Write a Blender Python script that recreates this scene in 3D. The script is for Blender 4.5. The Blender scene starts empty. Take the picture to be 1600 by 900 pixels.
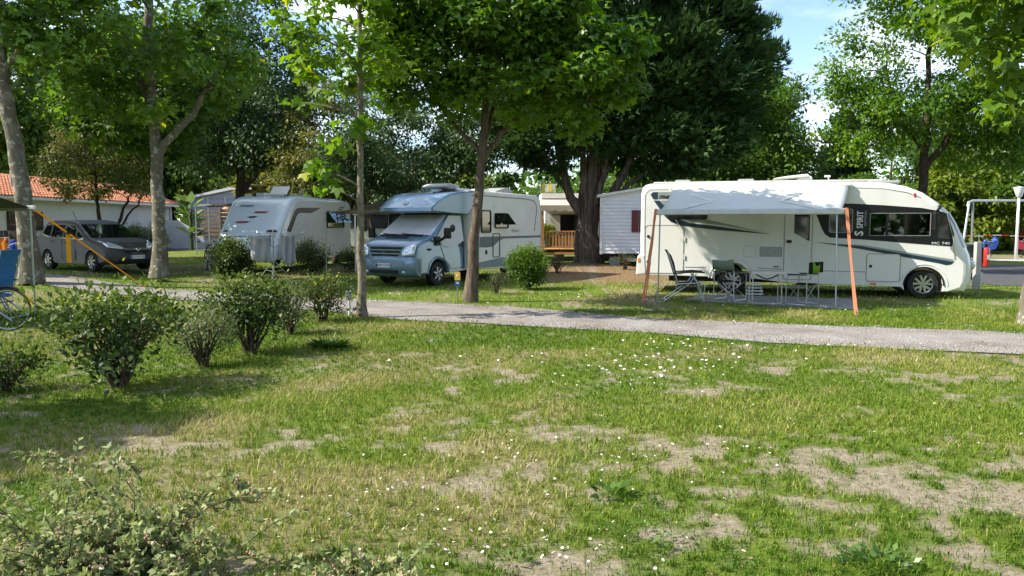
import bpy, bmesh, math, random
import numpy as np
from mathutils import Vector, Matrix

sc = bpy.context.scene
COL = sc.collection
R = math.radians

# ------------------------------------------------------------------ camera
PITCH = math.atan(98 / 1200)
cd = bpy.data.cameras.new('camera'); cam = bpy.data.objects.new('camera', cd); COL.objects.link(cam)
cd.sensor_width = 36; cd.lens = 27; cd.clip_end = 3000; cd.clip_start = .05
cam.location = (0, 0, 1.7); cam.rotation_euler = (math.pi / 2 - PITCH, 0, 0)
sc.camera = cam

# ------------------------------------------------------------------ sun, sky, exposure
SUN_TRAVEL = Vector((6, .85, -5.4)).normalized()
sl = bpy.data.lights.new('sun', 'SUN'); sun = bpy.data.objects.new('sun', sl); COL.objects.link(sun)
sl.energy = 5.0; sl.angle = R(.53); sl.color = (1, .93, .82)
sun.rotation_euler = SUN_TRAVEL.to_track_quat('-Z', 'Y').to_euler()
sun.location = (-30, -5, 30)
world = bpy.data.worlds.new('World'); sc.world = world; world.use_nodes = True
wn = world.node_tree.nodes; wl = world.node_tree.links; wn.clear()
out = wn.new('ShaderNodeOutputWorld'); bg = wn.new('ShaderNodeBackground')
sky = wn.new('ShaderNodeTexSky'); sky.sky_type = 'NISHITA'; sky.sun_disc = False
sky.sun_elevation = math.asin(-SUN_TRAVEL.z); sky.sun_rotation = math.atan2(-SUN_TRAVEL.x, -SUN_TRAVEL.y)
sky.air_density = 1.0; sky.dust_density = .3; sky.ozone_density = 2.2
bg.inputs['Strength'].default_value = .135
tc = wn.new('ShaderNodeTexCoord')
sep = wn.new('ShaderNodeSeparateXYZ'); wl.new(tc.outputs['Generated'], sep.inputs[0])
# clouds lie on a flat layer overhead: the view direction is divided by its height
zc = wn.new('ShaderNodeMath'); zc.operation = 'MAXIMUM'; zc.inputs[1].default_value = .0; wl.new(sep.outputs[2], zc.inputs[0])
za = wn.new('ShaderNodeMath'); za.operation = 'ADD'; za.inputs[1].default_value = .22; wl.new(zc.outputs[0], za.inputs[0])
dv = wn.new('ShaderNodeVectorMath'); dv.operation = 'DIVIDE'; wl.new(tc.outputs['Generated'], dv.inputs[0])
cb = wn.new('ShaderNodeCombineXYZ'); [wl.new(za.outputs[0], cb.inputs[i]) for i in range(3)]
wl.new(cb.outputs[0], dv.inputs[1])
mp = wn.new('ShaderNodeMapping'); mp.inputs['Location'].default_value = (3.3, 1.9, 0); wl.new(dv.outputs[0], mp.inputs[0])
nz = wn.new('ShaderNodeTexNoise'); nz.inputs['Scale'].default_value = 1.25; nz.inputs['Detail'].default_value = 9; nz.inputs['Roughness'].default_value = .52
wl.new(mp.outputs[0], nz.inputs['Vector'])
cr = wn.new('ShaderNodeValToRGB'); cr.color_ramp.elements[0].position = .47; cr.color_ramp.elements[1].position = .64
wl.new(nz.outputs['Fac'], cr.inputs[0])
nz2 = wn.new('ShaderNodeTexNoise'); nz2.inputs['Scale'].default_value = 3.0; nz2.inputs['Detail'].default_value = 6; wl.new(mp.outputs[0], nz2.inputs['Vector'])
cr2 = wn.new('ShaderNodeValToRGB'); cr2.color_ramp.elements[0].color = (4.2, 4.6, 5.4, 1); cr2.color_ramp.elements[1].color = (8.5, 8.6, 8.8, 1)
cr2.color_ramp.elements[0].position = .35; cr2.color_ramp.elements[1].position = .62
wl.new(nz2.outputs['Fac'], cr2.inputs[0])
mx = wn.new('ShaderNodeMix'); mx.data_type = 'RGBA'
wl.new(cr.outputs['Color'], mx.inputs[0]); wl.new(sky.outputs[0], mx.inputs[6]); wl.new(cr2.outputs['Color'], mx.inputs[7])
wl.new(mx.outputs[2], bg.inputs['Color']); wl.new(bg.outputs[0], out.inputs['Surface'])
sc.view_settings.view_transform = 'Standard'; sc.view_settings.look = 'None'
sc.view_settings.exposure = 1.0; sc.view_settings.gamma = 1; sc.view_settings.use_curve_mapping = False
sc.cycles.use_denoising = True; sc.cycles.max_bounces = 7; sc.cycles.diffuse_bounces = 3; sc.cycles.transparent_max_bounces = 6
sc.cycles.sample_clamp_indirect = 6; sc.cycles.caustics_reflective = False; sc.cycles.caustics_refractive = False

# ------------------------------------------------------------------ helpers: ground height, pixels of the photo to places on the ground
def sm(t):
    t = np.clip(t, 0, 1); return t * t * (3 - 2 * t)
def H(x, y):
    x = np.asarray(x, float); y = np.asarray(y, float)
    a = .26 * sm((-x - 8.5) / 5.5) * sm((y - 17) / 6)
    b = .14 * np.exp(-((x - 3.2) ** 2 + (y - 31) ** 2) / 9)
    return a + b
def ray(px, py):
    X = (px - 800) / 1200; Y = (450 - py) / 1200
    return np.array([X, math.cos(PITCH) + Y * math.sin(PITCH), -math.sin(PITCH) + Y * math.cos(PITCH)])
def G(px, py):
    d = ray(px, py); z = 0.
    for _ in range(6):
        t = (z - 1.7) / d[2]; z = float(H(d[0] * t, d[1] * t))
    return float(d[0] * t), float(d[1] * t), z
def atd(px, py, y):
    d = ray(px, py); t = y / d[1]
    return float(d[0] * t), y, float(1.7 + d[2] * t)

def hash2(ix, iy, s):
    n = (ix * 374761393 + iy * 668265263 + s * 974634777) & 0xffffffff
    n = ((n ^ (n >> 13)) * 1274126177) & 0xffffffff
    return ((n ^ (n >> 16)) & 0xffff) / 65535.
def vnoise(x, y, s=0):
    x = np.asarray(x, float); y = np.asarray(y, float)
    ix = np.floor(x).astype(np.int64); iy = np.floor(y).astype(np.int64); fx = sm(x - ix); fy = sm(y - iy)
    a = hash2(ix, iy, s); b = hash2(ix + 1, iy, s); c = hash2(ix, iy + 1, s); d = hash2(ix + 1, iy + 1, s)
    return (a * (1 - fx) + b * fx) * (1 - fy) + (c * (1 - fx) + d * fx) * fy
def fbm(x, y, s=0, o=4):
    v = 0; a = .5; t = 0
    for i in range(o):
        v = v + a * vnoise(np.asarray(x) * 2 ** i + 17.3 * i, np.asarray(y) * 2 ** i - 9.1 * i, s + i); t += a; a *= .5
    return v / t

# ------------------------------------------------------------------ materials
MATS = {}
def nodes_of(name):
    m = bpy.data.materials.new(name); m.use_nodes = True
    nt = m.node_tree; return m, nt, nt.nodes['Principled BSDF']
def mat(name, col, rough=.5, metal=0, var=.12, scale=6, bump=0, bscale=60, coat=0, spec=.5, dirt=0, dirtcol=(.25, .22, .17)):
    if name in MATS: return MATS[name]
    m, nt, b = nodes_of(name); N = nt.nodes; L = nt.links
    tcd = N.new('ShaderNodeTexCoord'); n = N.new('ShaderNodeTexNoise'); n.inputs['Scale'].default_value = scale; n.inputs['Detail'].default_value = 5
    L.new(tcd.outputs['Object'], n.inputs['Vector'])
    mr = N.new('ShaderNodeMapRange'); mr.inputs[1].default_value = .3; mr.inputs[2].default_value = .7
    mr.inputs[3].default_value = 1 - var; mr.inputs[4].default_value = 1 + var * .5; L.new(n.outputs['Fac'], mr.inputs[0])
    v = N.new('ShaderNodeVectorMath'); v.operation = 'SCALE'; v.inputs[0].default_value = col[:3]; L.new(mr.outputs[0], v.inputs['Scale'])
    src = v.outputs[0]
    if dirt:
        n2 = N.new('ShaderNodeTexNoise'); n2.inputs['Scale'].default_value = 1.7; n2.inputs['Detail'].default_value = 8; n2.inputs['Roughness'].default_value = .7
        mpd = N.new('ShaderNodeMapping'); mpd.inputs['Scale'].default_value = (1.6, 1.6, .5); L.new(tcd.outputs['Object'], mpd.inputs[0]); L.new(mpd.outputs[0], n2.inputs['Vector'])
        m2 = N.new('ShaderNodeMapRange'); m2.inputs[1].default_value = .5; m2.inputs[2].default_value = .75; m2.inputs[4].default_value = dirt; L.new(n2.outputs['Fac'], m2.inputs[0])
        mixn = N.new('ShaderNodeMix'); mixn.data_type = 'RGBA'; mixn.inputs[7].default_value = (*dirtcol, 1)
        L.new(m2.outputs[0], mixn.inputs[0]); L.new(src, mixn.inputs[6]); src = mixn.outputs[2]
    L.new(src, b.inputs['Base Color'])
    b.inputs['Roughness'].default_value = rough; b.inputs['Metallic'].default_value = metal
    b.inputs['Specular IOR Level'].default_value = spec
    if coat: b.inputs['Coat Weight'].default_value = coat; b.inputs['Coat Roughness'].default_value = .06
    if bump:
        nb = N.new('ShaderNodeTexNoise'); nb.inputs['Scale'].default_value = bscale; nb.inputs['Detail'].default_value = 4
        L.new(tcd.outputs['Object'], nb.inputs['Vector'])
        bp = N.new('ShaderNodeBump'); bp.inputs['Strength'].default_value = bump; bp.inputs['Distance'].default_value = .02
        L.new(nb.outputs['Fac'], bp.inputs['Height']); L.new(bp.outputs[0], b.inputs['Normal'])
    MATS[name] = m; return m
def leafmat(name, a, b_, trans=.35, rough=.45, spec=.4, c=None):
    """leaf colours: each leaf carries its own tint between a and b (and a few of colour c)"""
    if name in MATS: return MATS[name]
    m, nt, b = nodes_of(name); N = nt.nodes; L = nt.links
    at = N.new('ShaderNodeAttribute'); at.attribute_name = 'tint'
    rp = N.new('ShaderNodeValToRGB'); rp.color_ramp.elements[0].color = (*a, 1); rp.color_ramp.elements[1].color = (*b_, 1)
    if c: e = rp.color_ramp.elements.new(.96); e.color = (*b_, 1); rp.color_ramp.elements[2].color = (*c, 1)
    L.new(at.outputs['Fac'], rp.inputs[0]); L.new(rp.outputs[0], b.inputs['Base Color'])
    b.inputs['Roughness'].default_value = rough; b.inputs['Specular IOR Level'].default_value = spec
    tr = N.new('ShaderNodeBsdfTranslucent'); ms = N.new('ShaderNodeMixShader'); ms.inputs[0].default_value = trans
    hs = N.new('ShaderNodeHueSaturation'); hs.inputs['Value'].default_value = 1.5; hs.inputs['Saturation'].default_value = 1.1; L.new(rp.outputs[0], hs.inputs['Color'])
    L.new(hs.outputs[0], tr.inputs['Color'])
    o = N['Material Output']; L.new(b.outputs[0], ms.inputs[1]); L.new(tr.outputs[0], ms.inputs[2]); L.new(ms.outputs[0], o.inputs['Surface'])
    MATS[name] = m; return m
def barkmat(name, a, b_, scale=9, stretch=.25, bump=.6, plates=None):
    m, nt, b = nodes_of(name); N = nt.nodes; L = nt.links
    t = N.new('ShaderNodeTexCoord'); mpn = N.new('ShaderNodeMapping'); mpn.inputs['Scale'].default_value = (1, 1, stretch)
    L.new(t.outputs['Object'], mpn.inputs[0])
    n = N.new('ShaderNodeTexNoise'); n.inputs['Scale'].default_value = scale; n.inputs['Detail'].default_value = 7; n.inputs['Roughness'].default_value = .65
    L.new(mpn.outputs[0], n.inputs['Vector'])
    rp = N.new('ShaderNodeValToRGB'); rp.color_ramp.elements[0].color = (*a, 1); rp.color_ramp.elements[1].color = (*b_, 1)
    rp.color_ramp.elements[0].position = .35; rp.color_ramp.elements[1].position = .68
    L.new(n.outputs['Fac'], rp.inputs[0]); src = rp.outputs[0]
    if plates:
        v = N.new('ShaderNodeTexNoise'); v.inputs['Scale'].default_value = 7; v.inputs['Detail'].default_value = 2; L.new(t.outputs['Object'], v.inputs['Vector'])
        r2 = N.new('ShaderNodeValToRGB'); r2.color_ramp.interpolation = 'EASE'; r2.color_ramp.elements[0].position = .58; r2.color_ramp.elements[1].position = .62
        L.new(v.outputs['Fac'], r2.inputs[0])
        mixn = N.new('ShaderNodeMix'); mixn.data_type = 'RGBA'; mixn.inputs[7].default_value = (*plates, 1)
        L.new(r2.outputs[0], mixn.inputs[0]); L.new(src, mixn.inputs[6]); src = mixn.outputs[2]
    L.new(src, b.inputs['Base Color']); b.inputs['Roughness'].default_value = .9; b.inputs['Specular IOR Level'].default_value = .135
    bp = N.new('ShaderNodeBump'); bp.inputs['Strength'].default_value = bump; bp.inputs['Distance'].default_value = .04
    L.new(n.outputs['Fac'], bp.inputs['Height']); L.new(bp.outputs[0], b.inputs['Normal'])
    MATS[name] = m; return m
def glassmat(name, tint=(.5, .6, .58), alpha=.5):
    m, nt, b = nodes_of(name); N = nt.nodes; L = nt.links
    tr = N.new('ShaderNodeBsdfTransparent'); tr.inputs[0].default_value = (*tint, 1)
    gl = N.new('ShaderNodeBsdfGlossy'); gl.inputs['Roughness'].default_value = .02
    fr = N.new('ShaderNodeFresnel'); fr.inputs[0].default_value = 1.6
    ms = N.new('ShaderNodeMixShader'); L.new(fr.outputs[0], ms.inputs[0]); L.new(tr.outputs[0], ms.inputs[1]); L.new(gl.outputs[0], ms.inputs[2])
    L.new(ms.outputs[0], N['Material Output'].inputs['Surface']); MATS[name] = m; return m
def clothmat(name, col, trans=.3, var=.08):
    m = mat(name, col, .85, var=var, scale=3, spec=.1, bump=.15, bscale=25); nt = m.node_tree; N = nt.nodes; L = nt.links; b = N['Principled BSDF']
    tr = N.new('ShaderNodeBsdfTranslucent'); tr.inputs[0].default_value = (*col, 1); ms = N.new('ShaderNodeMixShader'); ms.inputs[0].default_value = trans
    L.new(b.outputs[0], ms.inputs[1]); L.new(tr.outputs[0], ms.inputs[2]); L.new(ms.outputs[0], N['Material Output'].inputs['Surface']); return m

# ------------------------------------------------------------------ mesh builders
def mesh_np(name, V, F, k, tint=None, smooth=False):
    """V (n,3) array, F (m,k) array of faces that all have k corners"""
    me = bpy.data.meshes.new(name); nf = len(F)
    me.vertices.add(len(V)); me.vertices.foreach_set('co', np.ascontiguousarray(V, np.float32).ravel())
    me.loops.add(nf * k); me.loops.foreach_set('vertex_index', np.ascontiguousarray(F, np.int32).ravel())
    me.polygons.add(nf); me.polygons.foreach_set('loop_start', np.arange(0, nf * k, k, dtype=np.int32))
    if tint is not None:
        at = me.attributes.new('tint', 'FLOAT', 'POINT'); at.data.foreach_set('value', np.ascontiguousarray(tint, np.float32))
    me.update(calc_edges=True)
    if smooth: me.polygons.foreach_set('use_smooth', np.ones(nf, bool))
    return me
def link(name, me, m=None, parent=None):
    o = bpy.data.objects.new(name, me); COL.objects.link(o)
    if m is not None and me is not None: me.materials.append(m)
    if parent is not None: o.parent = parent
    return o
def tag(o, label=None, cat=None, group=None, kind=None):
    if label: o['label'] = label
    if cat: o['category'] = cat
    if group: o['group'] = group
    if kind: o['kind'] = kind
    return o
def thing(name, label, cat, loc=(0, 0, 0), rz=0, group=None):
    o = bpy.data.objects.new(name, None); COL.objects.link(o); o.location = loc; o.rotation_euler = (0, 0, rz); o.empty_display_size = .2
    return tag(o, label, cat, group)
def copy_tree(o, parent=None):
    c = o.copy(); COL.objects.link(c)
    if parent is not None: c.parent = parent
    for ch in list(o.children): copy_tree(ch, c)
    return c
class MB:
    def __init__(s): s.v = []; s.f = []
    def add(s, vs, fs):
        b = len(s.v); s.v += [tuple(map(float, p)) for p in vs]; s.f += [tuple(i + b for i in f) for f in fs]; return s
    def box(s, c, d, rot=None):
        x, y, z = [q / 2 for q in d]; M = rot or Matrix.Identity(3); c = Vector(c)
        P = [c + M @ Vector((i * x, j * y, k * z)) for i in (-1, 1) for j in (-1, 1) for k in (-1, 1)]
        return s.add(P, [(0, 1, 3, 2), (4, 6, 7, 5), (0, 4, 5, 1), (2, 3, 7, 6), (0, 2, 6, 4), (1, 5, 7, 3)])
    def bar(s, a, b, w, h=None):
        a = Vector(a); b = Vector(b); d = b - a; q = d.to_track_quat('X', 'Z').to_matrix()
        return s.box((a + b) / 2, (d.length, w, h or w), q)
    def tube(s, path, r, n=8, caps=True):
        P = [Vector(p) for p in path]; m = len(P); rr = r if hasattr(r, '__len__') else [r] * m; vs = []; fs = []
        up = None
        for i in range(m):
            t = (P[min(i + 1, m - 1)] - P[max(i - 1, 0)]).normalized()
            if up is None: up = t.orthogonal().normalized()
            up = (up - t * up.dot(t)); up = up.normalized() if up.length > 1e-5 else t.orthogonal().normalized()
            w = t.cross(up)
            for k in range(n):
                a = 2 * math.pi * k / n; vs.append(P[i] + (up * math.cos(a) + w * math.sin(a)) * rr[i])
        for i in range(m - 1):
            for k in range(n):
                fs.append((i * n + k, i * n + (k + 1) % n, (i + 1) * n + (k + 1) % n, (i + 1) * n + k))
        if caps: fs += [tuple(range(n))[::-1], tuple(range((m - 1) * n, m * n))]
        return s.add(vs, fs)
    def prism(s, poly, fn, t0, t1):
        """poly of 2-D points, fn(u,v,t) -> xyz"""
        n = len(poly); vs = [fn(u, v, t0) for u, v in poly] + [fn(u, v, t1) for u, v in poly]
        fs = [tuple(range(n))[::-1], tuple(range(n, 2 * n))] + [(i, (i + 1) % n, n + (i + 1) % n, n + i) for i in range(n)]
        return s.add(vs, fs)
    def lathe(s, prof, n, fn=lambda a, b, t: (a * math.cos(t), a * math.sin(t), b), closed=False):
        vs = []; fs = []; m = len(prof)
        for k in range(n):
            for (a, b) in prof: vs.append(fn(a, b, 2 * math.pi * k / n))
        for k in range(n):
            for i in range(m - (0 if closed else 1)):
                j = (i + 1) % m; k2 = (k + 1) % n
                fs.append((k * m + i, k * m + j, k2 * m + j, k2 * m + i))
        return s.add(vs, fs)
    def sphere(s, c, r, n=10, m=6):
        rr = r if hasattr(r, '__len__') else (r, r, r); vs = []; fs = []
        for i in range(m + 1):
            ph = math.pi * i / m
            for k in range(n):
                a = 2 * math.pi * k / n; vs.append((c[0] + rr[0] * math.sin(ph) * math.cos(a), c[1] + rr[1] * math.sin(ph) * math.sin(a), c[2] + rr[2] * math.cos(ph)))
        for i in range(m):
            for k in range(n): fs.append((i * n + k, (i + 1) * n + k, (i + 1) * n + (k + 1) % n, i * n + (k + 1) % n))
        return s.add(vs, fs)
    def grid(s, rows):
        n = len(rows[0]); vs = [p for r in rows for p in r]
        return s.add(vs, [(i * n + j, i * n + j + 1, (i + 1) * n + j + 1, (i + 1) * n + j) for i in range(len(rows) - 1) for j in range(n - 1)])
    def build(s, name, m, parent=None, smooth=False, bevel=0, seg=2, weld=False):
        me = bpy.data.meshes.new(name); me.from_pydata(s.v, [], s.f)
        bm = bmesh.new(); bm.from_mesh(me)
        if weld: bmesh.ops.remove_doubles(bm, verts=bm.verts[:], dist=1e-4)
        bmesh.ops.recalc_face_normals(bm, faces=bm.faces[:])
        if bevel:
            es = [e for e in bm.edges if len(e.link_faces) == 2 and e.calc_face_angle(0) > .5]
            bmesh.ops.bevel(bm, geom=es, offset=bevel, segments=seg, profile=.5, affect='EDGES', clamp_overlap=True)
        if smooth:
            for f in bm.faces: f.smooth = len(f.verts) < 9
            for e in bm.edges:
                if len(e.link_faces) == 2 and e.calc_face_angle(0) > .6: e.smooth = False
        bm.to_mesh(me); bm.free()
        return link(name, me, m, parent)
def text(name, s, size, fn, m, parent, th=.002, shear=0, bold=0, sx=1):
    """lettering as thin raised characters; fn(u,v,t) -> local xyz, u along the line, centred"""
    cu = bpy.data.curves.new('t', 'FONT'); cu.body = s; cu.size = size; cu.align_x = 'CENTER'; cu.align_y = 'CENTER'; cu.shear = shear; cu.offset = bold; cu.resolution_u = 2
    o = bpy.data.objects.new('t', cu); COL.objects.link(o)
    dg = bpy.context.evaluated_depsgraph_get(); me = bpy.data.meshes.new_from_object(o.evaluated_get(dg))
    bpy.data.objects.remove(o); bpy.data.curves.remove(cu)
    for v in me.vertices: v.co = Vector(fn(v.co.x * sx, v.co.y, th))
    me.name = name; me.materials.clear()
    return link(name, me, m, parent)
def rot2(p, a):
    c, s_ = math.cos(a), math.sin(a); return (p[0] * c - p[1] * s_, p[0] * s_ + p[1] * c)

# ------------------------------------------------------------------ ground
NEAR = np.array([(-40, 35), (-20, 25), (-12.6, 20.5), (-6.79, 17.0), (-3.51, 14.9), (-2.32, 13.83), (0, 12.94), (2.02, 12.01), (4.33, 10.73), (6.72, 9.98), (12, 8.4), (25, 4.6), (40, 0)])
FAR = np.array([(-40, 37.5), (-22, 27), (-14.05, 22.7), (-7.94, 19.7), (-2.89, 17.26), (0, 15.9), (2.35, 14.02), (5.4, 12.86), (8.03, 11.94), (14, 10.1), (26, 6.6), (40, 2.2)])
def near_y(x): return np.interp(x, NEAR[:, 0], NEAR[:, 1]) + .35 * (fbm(np.asarray(x) * .9, 3.3, 5) - .5)
def far_y(x): return np.interp(x, FAR[:, 0], FAR[:, 1]) + .5 * (fbm(np.asarray(x) * .8, 8.3, 9) - .5)
def gblob(x, y, px, py, rx, ry):
    gx, gy, _ = G(px, py); return np.exp(-(((x - gx) / rx) ** 2 + ((y - gy) / ry) ** 2))
def soil_mask(x, y):
    w = (1.0 * gblob(x, y, 1250, 790, 1.7, .8) + .8 * gblob(x, y, 1050, 840, 1.0, .6) + .75 * gblob(x, y, 1400, 740, 1.5, .9) + .6 * gblob(x, y, 1560, 780, .8, .5)
         + .7 * gblob(x, y, 800, 660, 1.2, 1.1) + .75 * gblob(x, y, 930, 680, 1.2, .9) + .5 * gblob(x, y, 740, 740, 1., .7) + .45 * gblob(x, y, 600, 575, .6, .5)
         + .5 * gblob(x, y, 1180, 585, 1.3, .7) + .45 * gblob(x, y, 1480, 590, 1.6, .7) + .45 * gblob(x, y, 420, 560, .7, .6) + .3)
    n = .5 * fbm(x * 1.6, y * 1.9, 3, 4) + .5 * fbm(x * 6.5, y * 7.5, 13, 4)
    return sm((n + w * .08 - .594) / .09)
def dry_mask(x, y):
    w = .9 * gblob(x, y, 330, 720, 2.2, 1.6) + .7 * gblob(x, y, 560, 570, 1.9, 1.4) + .6 * gblob(x, y, 120, 660, 2, 1.5) + .8 * gblob(x, y, 540, 430, 3, 3) + .3 * gblob(x, y, 1350, 600, 2.5, 1.5)
    return sm((fbm(x * .7, y * .7, 21, 4) + w * .3 - .5) / .25)
def needle_mask(x, y):
    w = np.exp(-(((x - 3.6) / 3.6) ** 2 + ((y - 27.5) / 5.5) ** 2)) + .55 * np.exp(-(((x + 6.5) / 2.5) ** 2 + ((y - 29) / 3) ** 2))
    return sm((w + .5 * (fbm(x * .8, y * .8, 31, 4) - .5) - .28) / .25)
def axis(lo, fine0, fine1, hi, step):
    a = list(np.arange(fine0, fine1 + 1e-6, step)); s = step
    while a[-1] < hi: s *= 1.22; a.append(a[-1] + s)
    s = step
    while a[0] > lo: s *= 1.22; a.insert(0, a[0] - s)
    return np.array(a)
gx = axis(-400, -9, 9, 400, .075); gy = axis(-60, 2.6, 13.5, 900, .075)
XX, YY = np.meshgrid(gx, gy); xf, yf = XX.ravel(), YY.ravel()
bumpz = .018 * (fbm(xf * 2, yf * 2, 77, 3) - .5) * sm((12 - yf) / 2)
gV = np.stack([xf, yf, H(xf, yf) + bumpz - .004], 1)
nx = len(gx); ii = np.arange(len(gV)).reshape(len(gy), nx)
gF = np.stack([ii[:-1, :-1].ravel(), ii[:-1, 1:].ravel(), ii[1:, 1:].ravel(), ii[1:, :-1].ravel()], 1)
gme = mesh_np('ground', gV, gF, 4, smooth=True)
for nm, arr in (('soil', soil_mask(xf, yf)), ('dry', dry_mask(xf, yf)), ('needle', needle_mask(xf, yf))):
    at = gme.attributes.new(nm, 'FLOAT', 'POINT'); at.data.foreach_set('value', arr.astype(np.float32))
m, nt, b = nodes_of('lawn_ground'); N = nt.nodes; L = nt.links
def attr(n): a = N.new('ShaderNodeAttribute'); a.attribute_name = n; return a.outputs['Fac']
def noise(scale, detail=6, rough=.6):
    t = N.new('ShaderNodeTexCoord'); n = N.new('ShaderNodeTexNoise'); n.inputs['Scale'].default_value = scale; n.inputs['Detail'].default_value = detail; n.inputs['Roughness'].default_value = rough
    L.new(t.outputs['Object'], n.inputs['Vector']); return n.outputs['Fac']
def ramp(fac, *st):
    r = N.new('ShaderNodeValToRGB'); e = r.color_ramp.elements
    while len(e) < len(st): e.new(.5)
    for i, (p, c) in enumerate(st): e[i].position = p; e[i].color = (*c, 1)
    L.new(fac, r.inputs[0]); return r.outputs[0]
def mixc(f, a, c):
    x = N.new('ShaderNodeMix'); x.data_type = 'RGBA'; L.new(f, x.inputs[0]); L.new(a, x.inputs[6]); L.new(c, x.inputs[7]); return x.outputs[2]
grass_c = ramp(noise(2.3, 9, .7), (.3, (.06, .105, .012)), (.5, (.11, .16, .02)), (.7, (.19, .20, .045)))
dry_c = ramp(noise(9, 8, .7), (.3, (.13, .12, .045)), (.7, (.28, .24, .12)))
soil_c = ramp(noise(14, 10, .75), (.3, (.13, .105, .07)), (.5, (.255, .215, .15)), (.72, (.37, .325, .245)))
need_c = ramp(noise(12, 9, .75), (.3, (.12, .075, .04)), (.55, (.22, .14, .08)), (.75, (.32, .24, .13)))
c = mixc(attr('dry'), grass_c, dry_c); c = mixc(attr('needle'), c, need_c); c = mixc(attr('soil'), c, soil_c)
L.new(c, b.inputs['Base Color']); b.inputs['Roughness'].default_value = .95; b.inputs['Specular IOR Level'].default_value = .1
bp = N.new('ShaderNodeBump'); bp.inputs['Strength'].default_value = .8; bp.inputs['Distance'].default_value = .03; L.new(noise(35, 8, .7), bp.inputs['Height']); L.new(bp.outputs[0], b.inputs['Normal'])
ground = tag(link('ground', gme, m), 'grassy campsite ground with bare sandy patches', kind='structure')

def strip_mesh(name, xs, y0, y1, dz, nrow=10):
    rows = []
    for k in range(nrow + 1):
        t = k / nrow; y = y0 + (y1 - y0) * t; rows.append(np.stack([xs, y, H(xs, y) + dz + .02 * math.sin(math.pi * t)], 1))
    V = np.concatenate(rows); n = len(xs); ii = np.arange(len(V)).reshape(nrow + 1, n)
    F = np.stack([ii[:-1, :-1].ravel(), ii[:-1, 1:].ravel(), ii[1:, 1:].ravel(), ii[1:, :-1].ravel()], 1)
    return mesh_np(name, V, F, 4, smooth=True)
m, nt, b = nodes_of('gravel'); N = nt.nodes; L = nt.links
t = N.new('ShaderNodeTexCoord'); vo = N.new('ShaderNodeTexVoronoi'); vo.inputs['Scale'].default_value = 38; L.new(t.outputs['Object'], vo.inputs['Vector'])
g1 = ramp(noise(1.1, 8, .65), (.3, (.19, .16, .13)), (.52, (.285, .26, .235)), (.75, (.35, .335, .32)))
g2 = ramp(noise(55, 5, .7), (.3, (.45, .45, .45)), (.7, (1.35, 1.35, 1.35)))
mm = N.new('ShaderNodeMix'); mm.data_type = 'RGBA'; mm.blend_type = 'MULTIPLY'; mm.inputs[0].default_value = 1; L.new(g1, mm.inputs[6]); L.new(g2, mm.inputs[7])
L.new(mm.outputs[2], b.inputs['Base Color']); b.inputs['Roughness'].default_value = .95; b.inputs['Specular IOR Level'].default_value = .15
bp = N.new('ShaderNodeBump'); bp.inputs['Strength'].default_value = .9; bp.inputs['Distance'].default_value = .02; L.new(vo.outputs['Distance'], bp.inputs['Height']); L.new(bp.outputs[0], b.inputs['Normal'])
GRAVEL = m
xs = np.concatenate([np.arange(-40, -14, .5), np.arange(-14, 14, .08), np.arange(14, 40, .5)])
track = tag(link('track', strip_mesh('track', xs, near_y(xs), far_y(xs), .012), GRAVEL), 'pale grey gravel track crossing the lawn', kind='structure')
rng = np.random.default_rng(5)
# loose stones on the track
n = 9000; sx = rng.uniform(-13, 14, n); tt = rng.uniform(.0, 1, n); ya, yb = near_y(sx), far_y(sx); sy = ya + (yb - ya) * (tt * 1.06 - .03)
oc = np.array([(1, 0, 0), (-1, 0, 0), (0, 1, 0), (0, -1, 0), (0, 0, 1), (0, 0, -1)], float); of = np.array([(0, 2, 4), (2, 1, 4), (1, 3, 4), (3, 0, 4), (2, 0, 5), (1, 2, 5), (3, 1, 5), (0, 3, 5)])
sz = rng.uniform(.006, .016, n) * (1 + (rng.random(n) > .97) * 1.2); an = rng.uniform(0, 6.28, n)
sv = oc[None] * np.stack([sz * rng.uniform(.8, 1.5, n), sz, sz * rng.uniform(.4, .8, n)], 1)[:, None] * rng.uniform(.7, 1.2, (n, 6, 1))
sv = np.stack([sv[..., 0] * np.cos(an)[:, None] - sv[..., 1] * np.sin(an)[:, None], sv[..., 0] * np.sin(an)[:, None] + sv[..., 1] * np.cos(an)[:, None], sv[..., 2]], 2)
sv += np.stack([sx, sy, H(sx, sy) + .026], 1)[:, None]
sF = (of[None] + 6 * np.arange(n)[:, None, None]).reshape(-1, 3)
m, nt, b = nodes_of('pebble'); N = nt.nodes; L = nt.links
a_ = N.new('ShaderNodeAttribute'); a_.attribute_name = 'tint'; L.new(ramp(a_.outputs['Fac'], (0, (.13, .11, .09)), (.6, (.27, .25, .23)), (1, (.5, .48, .46))), b.inputs['Base Color']); b.inputs['Roughness'].default_value = .9
tag(link('gravel', mesh_np('gravel', sv.reshape(-1, 3), sF, 3, np.repeat(rng.random(n), 6)), m), 'loose grey stones scattered over the track', kind='stuff')

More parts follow.
